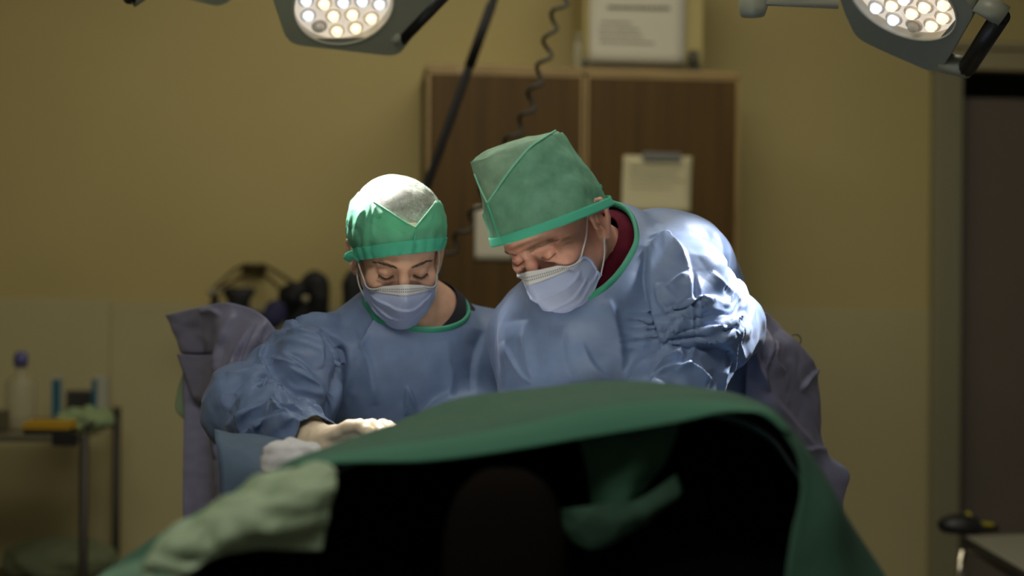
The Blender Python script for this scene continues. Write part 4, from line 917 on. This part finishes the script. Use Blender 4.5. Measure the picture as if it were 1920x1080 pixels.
# maroon scrub collar around the neck
cN = cM-nM_*.008; cv = []
for sc_, dz in ((.56, .020), (.74, .010), (.90, -.012), (1.0, -.045)):
    off = axB*.020*(1-sc_)+axA*.02*(1-sc_)
    cv.append([cN+nM_*dz+off+sc_*.95*(axA*aM*math.cos(t)+axB*bM*math.sin(t)) for t in np.linspace(0, 2*math.pi, 41)])
V, Fc = sheet(cv, 120, 24); V = V+normals(V, Fc)*(crumple(V, .06, 3, 4)*.003)[:, None]; solid(link('scrub_collar', V, Fc, M_maroon, man), .002)
f = Field(*[axis(HM.C[i]-.16, HM.C[i]+.16, 0, .0035) for i in range(3)])
f.ell(HM.w((0, -15, 38)), np.array([77, 96, 80])*HM.k, HM.R, .01); V, Fc = f.mesh(); L = HM.l(V); g = (L-np.array([0, 85, 62]))@np.array([0, -.38, .925])+6*np.clip(np.abs(L[:, 0])-50, 0, 25)/25; V, T, _ = clip(V, Fc, g); link('hair', V, T, M_hairg, man)
# tall cap
lv = [((924, 460), (1141, 384), 0), ((915, 425), (1130, 362), .2), ((903, 385), (1112, 332), .45), ((890, 343), (1085, 295), .7), ((878, 303), (1046, 248), 1.0)]
Lp = crom([[a[0], a[1], 0] for a, b, s in lv], 40); Rp = crom([[b[0], b[1], 0] for a, b, s in lv], 40); nt = 120; rows = []
Ld = P(*lv[0][0], 2.42)-P(*lv[0][1], 2.40); e0 = unit(np.cross(Ld, [-.32, -.10, .94])); e0 = e0 if e0[1] < 0 else -e0
th = np.linspace(0, 2*math.pi, nt, endpoint=False); ct = np.sign(np.cos(th))*np.abs(np.cos(th))**.9; sn = np.sin(th)
for i in range(40):
    A, B = P(*Lp[i][:2], 2.42), P(*Rp[i][:2], 2.40); s = i/39; m_ = (A+B)/2; hd_ = .098*(1-s*.12)
    rows.append(m_+np.outer(ct, (B-A)/2)+np.outer(sn, e0)*hd_)
m_ = rows[-1].mean(0); upc = unit(m_-rows[0].mean(0))
for q in (.93, .8, .62, .42, .22, .04): rows.append(m_+(rows[39]-m_)*q+upc*.009*(1-q**2)*(1 if q < .97 else 0)+np.array([-.018, 0, -.002])*(1-q))
G = np.array(rows); nr_ = len(G); V = G.reshape(-1, 3); i_, j_ = np.meshgrid(np.arange(nr_-1), np.arange(nt), indexing='ij'); a_ = (i_*nt+j_).ravel(); b_ = (i_*nt+(j_+1) % nt).ravel(); Fc = np.stack([a_, b_, b_+nt, a_+nt], 1)
N = normals(V, Fc); cen = V.mean(0); N *= np.sign(((V-cen)*N).sum(1).mean()); sl = np.repeat(np.arange(nr_)/39., nt)
V = V+N*((crumple(V, .09, 11, 4)*.005+crumple(V, .035, 12, 4)*.0012)*np.clip(sl*2.5, 0, 1))[:, None]
V = V+N*(folds(V, N, [([(992, 280), (1015, 305), (1040, 332)], 6, 12, 4), ([(900, 300), (940, 285), (985, 272)], 4, 10, 4), ([(893, 318), (925, 300), (960, 292)], 4, 12, 4), ([(930, 275), (938, 300), (930, 340)], 3, 14, 5), ([(960, 350), (980, 400), (990, 430)], 3, 18, 8), ([(1060, 330), (1085, 360), (1100, 385)], 3, 16, 6), ([(1046, 250), (1000, 310), (980, 390)], 3, 30, 12), ([(1060, 280), (1080, 330), (1095, 370)], 3, 20, 8)])*.001)[:, None]
vee = np.maximum.reduce([above(V, a, b, 2.33) for a, b in (((916, 380), (953, 325)), ((953, 325), (992, 276)), ((992, 276), (1046, 246)))])
earp = HM.w((86, -15, 10)); V = V-N*(np.exp(-(np.linalg.norm(V-earp, axis=1)/.028)**2)*.021)[:, None]; back = (V-cen)@e0; front_left = above(V, (931, 465), (899, 372), 2.33)
nearg = vee.copy()
# crown side: everything above the fold that runs from the front seam to the peak
crown_g = np.where(back > 0, vee, (V-rows[39].mean(0))@upc+.012)
capM = link('cap', V-N*.002, Fc, M_crownM, man); solid(capM, .0004)
Vc, Tc, cut = clip(V+N*.0016, Fc, np.minimum(np.where(back > -.02, -vee, -1), .2)); sp_ = link('side_panel', Vc, Tc, M_capS, capM); solid(sp_, .0006)
eg = crom([P(904, 380, 2.325), P(940, 330, 2.33), P(990, 286, 2.335), P(1046, 247, 2.35)], 20)
def on_cap(px, py, off=.0035):
    pp = proj(V); d = np.hypot(pp[:, 0]-px, pp[:, 1]-py)+np.where(back > 0, 0, 60)+np.where(((V-np.array([0, 0, CZ]))*N).sum(1) < 0.02, 0, 40); i = np.argsort(d)[:4]; wq = 1/(d[i]+.5); wq /= wq.sum(); return (V[i]*wq[:, None]).sum(0)+(N[i]*wq[:, None]).sum(0)*off
for nm, pl, r_, mt_ in (('fold_edge', [(917, 380), (934, 353), (953, 326), (973, 300), (992, 278), (1016, 262), (1041, 250)], .0019, M_hemc), ('front_seam', [(917, 381), (924, 403), (934, 430), (945, 457)], .0013, M_band), ('front_edge', [(916, 379), (904, 352), (893, 325)], .0015, M_hemc)):
    Vt, Ft = tube(crom([on_cap(x, y) for x, y in pl], 30), r_, 8); link(nm, Vt, Ft, mt_, capM)
# band: ribbon round the lower edge, standing off where it passes over the ear
lo = G[0]; hi_ = G[4]; cen0 = lo.mean(0); ear = HM.w((84, -16, 6)); off = np.exp(-(np.linalg.norm((lo-ear)*[1, 1, .6], axis=1)/.035)**2)*.013+.0032
rad = unit_rows(lo-cen0); r1 = lo+rad*off[:, None]-upc*.001; r2 = lo+(hi_-lo)*.95+rad*off[:, None]*1.0
V2 = np.stack([np.r_[r1, r1[:1]]*(1-t)+np.r_[r2, r2[:1]]*t for t in np.linspace(0, 1, 6)], 1).reshape(-1, 3); solid(link('band', V2, grid_faces(nt+1, 6), M_band, capM), .0014, 0)
Vt, Ft = tube([P(1122, 368, 2.47), P(1124, 352, 2.475), P(1129, 349, 2.475)], .0045, 8, flat=[np.array([.6, -.7, .2])]*3); link('tie', Vt, Ft, M_band, capM)
profM = [(-1, [(-57, 55, -30), (-63, 44, -52), (-62, 36, -74), (-60, 31, -90)]), (-.62, [(-43, 78, -28), (-51, 77, -52), (-50, 68, -80), (-42, 54, -114)]),
         (-.3, [(-19, 97, -19), (-27, 105, -50), (-26, 97, -88), (-22, 66, -124)]), (0, [(0, 109, -11), (0, 126, -38), (0, 114, -82), (0, 70, -127)]),
         (.3, [(19, 97, -19), (27, 105, -50), (26, 97, -88), (22, 66, -124)]), (.62, [(43, 78, -28), (51, 77, -52), (50, 68, -80), (42, 54, -114)]), (1, [(57, 56, -31), (58, 38, -54), (62, 35, -78), (63, 31, -95)])]
mk, G2 = make_mask(HM, man, profM, fM, 5)
for s, col in ((-1, 0), (1, -1)):
    loop_cord(mk, G2[1, col], HM.w((s*80, 2, 8)), HM.R[0]*s*.004, fM); loop_cord(mk, G2[-2, col], HM.w((s*79, -8, -44)), HM.R[0]*s*.004, fM)
for s in (-1, 1):
    lm = crom([HM.w((s*19, 82.5, -5.5)), HM.w((s*32, 86.5, -9)), HM.w((s*46, 78, -5))], 40)
    strands('eyelashes', lambda t, rs: (lm[int(t*39)], unit(HM.R[1]*.8-HM.R[2]*.7+HM.R[0]*s*(t-.4)*.8), HM.R[2]), 45, mat('sparse brown lashes', (.15, .075, .05), .6), man, .004, .0004, 29+s)
for s in (-1, 1): brow(HM, s, man, M_browg, 160, [(s*12, 96, 14), (s*28, 93, 19), (s*44, 82, 17), (s*54, 68, 10)], .007, 13+s)
flap('back_panel', gownM, [[(1395, 560, 2.72), (1400, 660, 2.66), (1398, 740, 2.66), (1405, 850, 2.70), (1400, 1000, 2.72)], [(1425, 578, 2.70), (1432, 660, 2.66), (1440, 745, 2.66), (1450, 840, 2.70), (1450, 980, 2.72)],
     [(1440, 590, 2.76), (1478, 660, 2.74), (1490, 740, 2.74), (1510, 840, 2.76), (1500, 960, 2.76)], [(1452, 602, 2.82), (1500, 655, 2.82), (1525, 740, 2.82), (1540, 840, 2.82), (1545, 970, 2.80)], [(1456, 606, 2.86), (1522, 680, 2.86), (1538, 770, 2.86), (1556, 850, 2.86), (1592, 885, 2.86), (1580, 945, 2.86), (1572, 985, 2.86)]],
     110, 80, .006, 13, [([(1500, 735), (1515, 710), (1535, 690)], 6, 8, 3), ([(1430, 610), (1440, 650), (1432, 700), (1442, 735)], 10, 10, 3), ([(1425, 620), (1418, 660), (1440, 730)], 8, 10, 3), ([(1460, 620), (1500, 660), (1530, 700)], 7, 22, 5), ([(1500, 845), (1540, 842), (1560, 850)], 5, 9, 3), ([(1455, 640), (1450, 680), (1470, 700)], 6, 14, 4), ([(1440, 740), (1480, 790), (1530, 845)], 5, 22, 8)])
Vt, Ft = tube([P(1492, 637, 2.84)+.0105*np.array([math.cos(t), .3*math.sin(t), math.sin(t)]) for t in np.linspace(0, 2*math.pi, 24, endpoint=False)], .0014, 7, closed=True); link('tie_ring', Vt, Ft, mat('dark wire', (.08, .07, .04), .4, .6), gownM)

# ------------------------------------------------------------------ operating table, drapes, screen
M_pad = mat('black table pad', (.006, .006, .006), .6); M_chr = mat('chrome', (.62, .58, .45), .25, 1.0)
tb = thing('operating_table', (-.05, 2.06, 0), 'black padded operating table hidden beneath the surgical drapes', 'table')
bevel(MB().box((-.50, 1.66, .90), (.46, 2.44, .93)).build('table_frame', M_chr, tb), .005)
bevel(MB().box((-.50, 1.65, .931), (.46, 2.45, 1.0)).build('table_pad', M_pad, tb), .02, 3)
bevel(MB().box((-.14, 1.9, .12), (.10, 2.2, .90)).build('column', M_chr, tb), .02, 3)
bevel(MB().box((-.32, 1.72, 0), (.28, 2.4, .12)).build('base', M_pad, tb), .02, 3)
M_dgrn = mat('green drape cloth', (.042, .122, .076), .75, var=.06, vscale=60, bump=.25, bscale=1200, trans=.18)
M_dblue = mat('blue drape cloth', (.075, .12, .185), .7, var=.05, vscale=60, bump=.2, bscale=1300)
M_blk = mat('black shade fill', (.003, .003, .003), .95, spec=.05)
def drape(name, curves, nu, nv, m, label, cat, amp, seed, sc=.10, parent=None, thick=.0015, world=False, items=()):
    V, Fc = sheet([[np.array(q, float) if world else P(*q) for q in c_] for c_ in curves], nu, nv); N = normals(V, Fc)
    V = V+N*(crumple(V, sc, seed, 4)*amp)[:, None]
    if items:
        N = N*np.where(N[:, 1] > 0, -1, 1)[:, None]; V = V+N*(folds(V, N, items)*.001)[:, None]
    o = link(name, V, Fc, m, parent); solid(o, thick, 0)
    return tag(o, label, cat) if label else o
# blue sheet over the patient and table
drape('field_drape', [[(-.50, 2.50, 1.06), (-.25, 2.52, 1.06), (.05, 2.55, 1.075), (.30, 2.54, 1.075), (.47, 2.50, 1.07)],
    [P(402, 812, 2.30), P(520, 836, 2.27), (.0, 2.36, 1.09), (.28, 2.38, 1.10), (.47, 2.36, 1.08)],
    [P(404, 826, 2.27), P(520, 856, 2.24), (.0, 2.22, 1.09), (.28, 2.22, 1.09), (.47, 2.22, 1.07)],
    [P(412, 880, 2.24), P(520, 890, 2.21), (.0, 2.08, 1.06), (.28, 2.08, 1.06), (.47, 2.08, 1.05)],
    [P(420, 1000, 2.22), P(520, 1000, 2.19), (.0, 2.04, 1.03), (.28, 2.04, 1.03), (.47, 2.04, 1.03)]], 90, 70, M_dblue, 'blue surgical drape lying under the surgeons\' hands', 'drape', .006, 21, world=True)
gz = lump('gauze_pad', P(545, 882, 2.16), (.045, .04, .03), mat('white gauze', (.62, .62, .64), .9, bump=.5, bscale=500), 'white gauze pad on the blue drape below the gloved hand', 'gauze', 4, .03, .006)
drape('bounce_towel', [[(-.16, 2.42, 1.114), (.02, 2.43, 1.120), (.22, 2.42, 1.114)], [(-.17, 2.28, 1.113), (.02, 2.28, 1.122), (.23, 2.28, 1.113)], [(-.16, 2.13, 1.096), (.02, 2.12, 1.102), (.22, 2.13, 1.096)]], 40, 40, mat('white bounce towel', (.78, .76, .72), .9, bump=.5, bscale=500), 'added bounce towel lighting the faces, on the blue drape between the surgeons, behind the green drape', 'towel', .003, 41, world=True)  # added out of view to bounce lamp light up onto the faces
# big green drape over the screen frame
ridge = [(60, 1170, 1.72), (150, 1108, 1.76), (235, 1045, 1.80), (400, 945, 1.86), (540, 876, 1.90), (700, 812, 1.93), (830, 760, 1.95), (1000, 728, 1.96), (1150, 717, 1.96), (1300, 730, 1.96), (1400, 752, 1.95), (1452, 781, 1.94), (1500, 842, 1.92), (1560, 932, 1.90), (1620, 1022, 1.88), (1672, 1100, 1.86), (1740, 1200, 1.84)]
fold = [(120, 1230, 1.60), (200, 1160, 1.63), (290, 1085, 1.66), (430, 980, 1.70), (555, 868, 1.745), (680, 845, 1.765), (820, 826, 1.77), (980, 798, 1.775), (1120, 768, 1.775), (1270, 752, 1.775), (1390, 758, 1.77), (1440, 772, 1.765), (1484, 815, 1.755), (1530, 885, 1.75), (1565, 960, 1.74), (1570, 1060, 1.73), (1600, 1200, 1.72)]
hem = [(160, 1260, 1.58), (240, 1190, 1.60), (330, 1110, 1.63), (445, 1000, 1.67), (556, 876, 1.72), (650, 870, 1.735), (800, 866, 1.74), (960, 846, 1.745), (1100, 822, 1.745), (1262, 794, 1.745), (1385, 772, 1.745), (1428, 776, 1.74), (1468, 808, 1.735), (1500, 862, 1.73), (1503, 915, 1.72), (1484, 1000, 1.71), (1460, 1200, 1.70)]
backr = [(x, y+26, Y+.05) for x, y, Y in ridge]; backl = [(P(*q)*[1, 1, 0]+np.array([0, .14, min(P(*q)[2]-.06, 1.125)])) for q in ridge]
cv = [[np.array(q) for q in backl], [P(*q) for q in backr], [P(*q) for q in ridge], [P(*q)*.5+P(*r)*.5+np.array([0, 0, .006]) for q, r in zip(ridge, fold)], [P(*q) for q in fold], [P(*q) for q in hem]]
scrd = drape('screen_drape', cv, 170, 60, M_dgrn, 'large dark green drape arched over the screen frame in the foreground', 'drape', .0022, 31, .16, world=True)
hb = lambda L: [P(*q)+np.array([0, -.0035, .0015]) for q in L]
drape('lit_hem_band', [hb(fold[4:13]), [(a+b)/2+np.array([0, -.004, 0]) for a, b in zip(hb(fold[4:13]), hb(hem[4:13]))], hb(hem[4:13])], 120, 12, mat('lit green hem band cloth', (.040, .165, .10), .75, bump=.25, bscale=1200, trans=.18), None, None, .001, 32, .16, parent=scrd, world=True)  # strip in a lighter green, standing in for light on the upright band
Vt, Ft = tube(crom([P(*q)-np.array([0, -.012, .022]) for q in ridge[2:-2]], 80), .008, 10)
scr = thing('anaesthesia_screen', (0, 1.9, .95), 'metal hoop that holds up the large green drape', 'frame'); link('hoop', Vt, Ft, M_pad, scr)
for q in (ridge[2], ridge[-3]):
    e = P(*q)-np.array([0, -.012, .022]); k = MB(); k.tube([e, np.array([np.clip(e[0], -.52, .48), e[1]+.02, .91])], .009, 10); k.build('clamp_post', M_pad, scr, True)
# black sheet standing in for the shade under the drape, head rest, hanging green strips
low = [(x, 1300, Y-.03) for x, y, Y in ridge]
drape('shade_fill_sheet', [[(x*.985+14, y+48, Y-.045) for x, y, Y in ridge[1:-2]], [(x*.985+14, y*.6+1250*.4, Y-.05) for x, y, Y in ridge[1:-2]], [(x, 1300, 1.78) for x, y, Y in ridge[1:-2]]], 90, 30, M_blk, 'black sheet standing in for shade in the hollow beneath the green drape', 'cloth', .004, 33)
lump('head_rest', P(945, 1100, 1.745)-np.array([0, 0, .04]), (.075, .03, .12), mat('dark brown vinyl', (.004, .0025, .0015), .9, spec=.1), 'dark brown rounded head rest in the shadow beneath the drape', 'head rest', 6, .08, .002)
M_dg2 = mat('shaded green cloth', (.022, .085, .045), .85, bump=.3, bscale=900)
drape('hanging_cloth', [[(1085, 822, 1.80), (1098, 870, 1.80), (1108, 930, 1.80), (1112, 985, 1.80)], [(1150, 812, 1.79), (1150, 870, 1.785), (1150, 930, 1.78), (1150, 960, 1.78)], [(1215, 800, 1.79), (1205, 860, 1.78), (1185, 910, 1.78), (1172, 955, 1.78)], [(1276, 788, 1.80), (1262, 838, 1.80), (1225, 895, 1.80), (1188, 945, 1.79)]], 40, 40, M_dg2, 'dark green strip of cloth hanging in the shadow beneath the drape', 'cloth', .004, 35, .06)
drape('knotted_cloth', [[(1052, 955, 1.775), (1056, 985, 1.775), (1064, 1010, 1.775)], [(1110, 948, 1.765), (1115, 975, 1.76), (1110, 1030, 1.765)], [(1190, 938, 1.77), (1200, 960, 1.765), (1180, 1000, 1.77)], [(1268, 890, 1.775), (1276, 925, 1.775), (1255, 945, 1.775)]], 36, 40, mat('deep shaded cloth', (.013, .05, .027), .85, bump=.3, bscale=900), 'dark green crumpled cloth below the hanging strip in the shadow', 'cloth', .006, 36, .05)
# pale crumpled cloth at the left end of the hoop
drape('crumpled_cloth', [[(575, 872, 1.70), (500, 890, 1.68), (430, 925, 1.66), (370, 960, 1.64), (310, 1005, 1.62)], [(632, 882, 1.66), (560, 915, 1.63), (470, 950, 1.615), (390, 985, 1.60), (275, 1042, 1.58)], [(624, 940, 1.645), (570, 965, 1.62), (490, 995, 1.60), (400, 1018, 1.585), (265, 1078, 1.57)], [(602, 1030, 1.645), (540, 1030, 1.63), (470, 1032, 1.61), (400, 1046, 1.59), (290, 1120, 1.57)]], 70, 60, mat('pale green crumpled cloth', (.27, .36, .225), .55, var=.12, vscale=30, bump=.3, bscale=500, trans=.15), 'pale green crumpled cloth draped over the left end of the green drape', 'cloth', .009, 37, .045)
drape('teal_sheet', [[(200, 1072, 1.62), (180, 1090, 1.60), (160, 1130, 1.58)], [(250, 1052, 1.60), (250, 1080, 1.58), (250, 1130, 1.57)], [(300, 1048, 1.59), (310, 1080, 1.57), (320, 1130, 1.56)]], 30, 30, mat('teal sheet', (.14, .26, .17), .7, trans=.15), 'light teal corner of a sheet at the bottom left below the pale crumpled cloth', 'sheet', .003, 39)
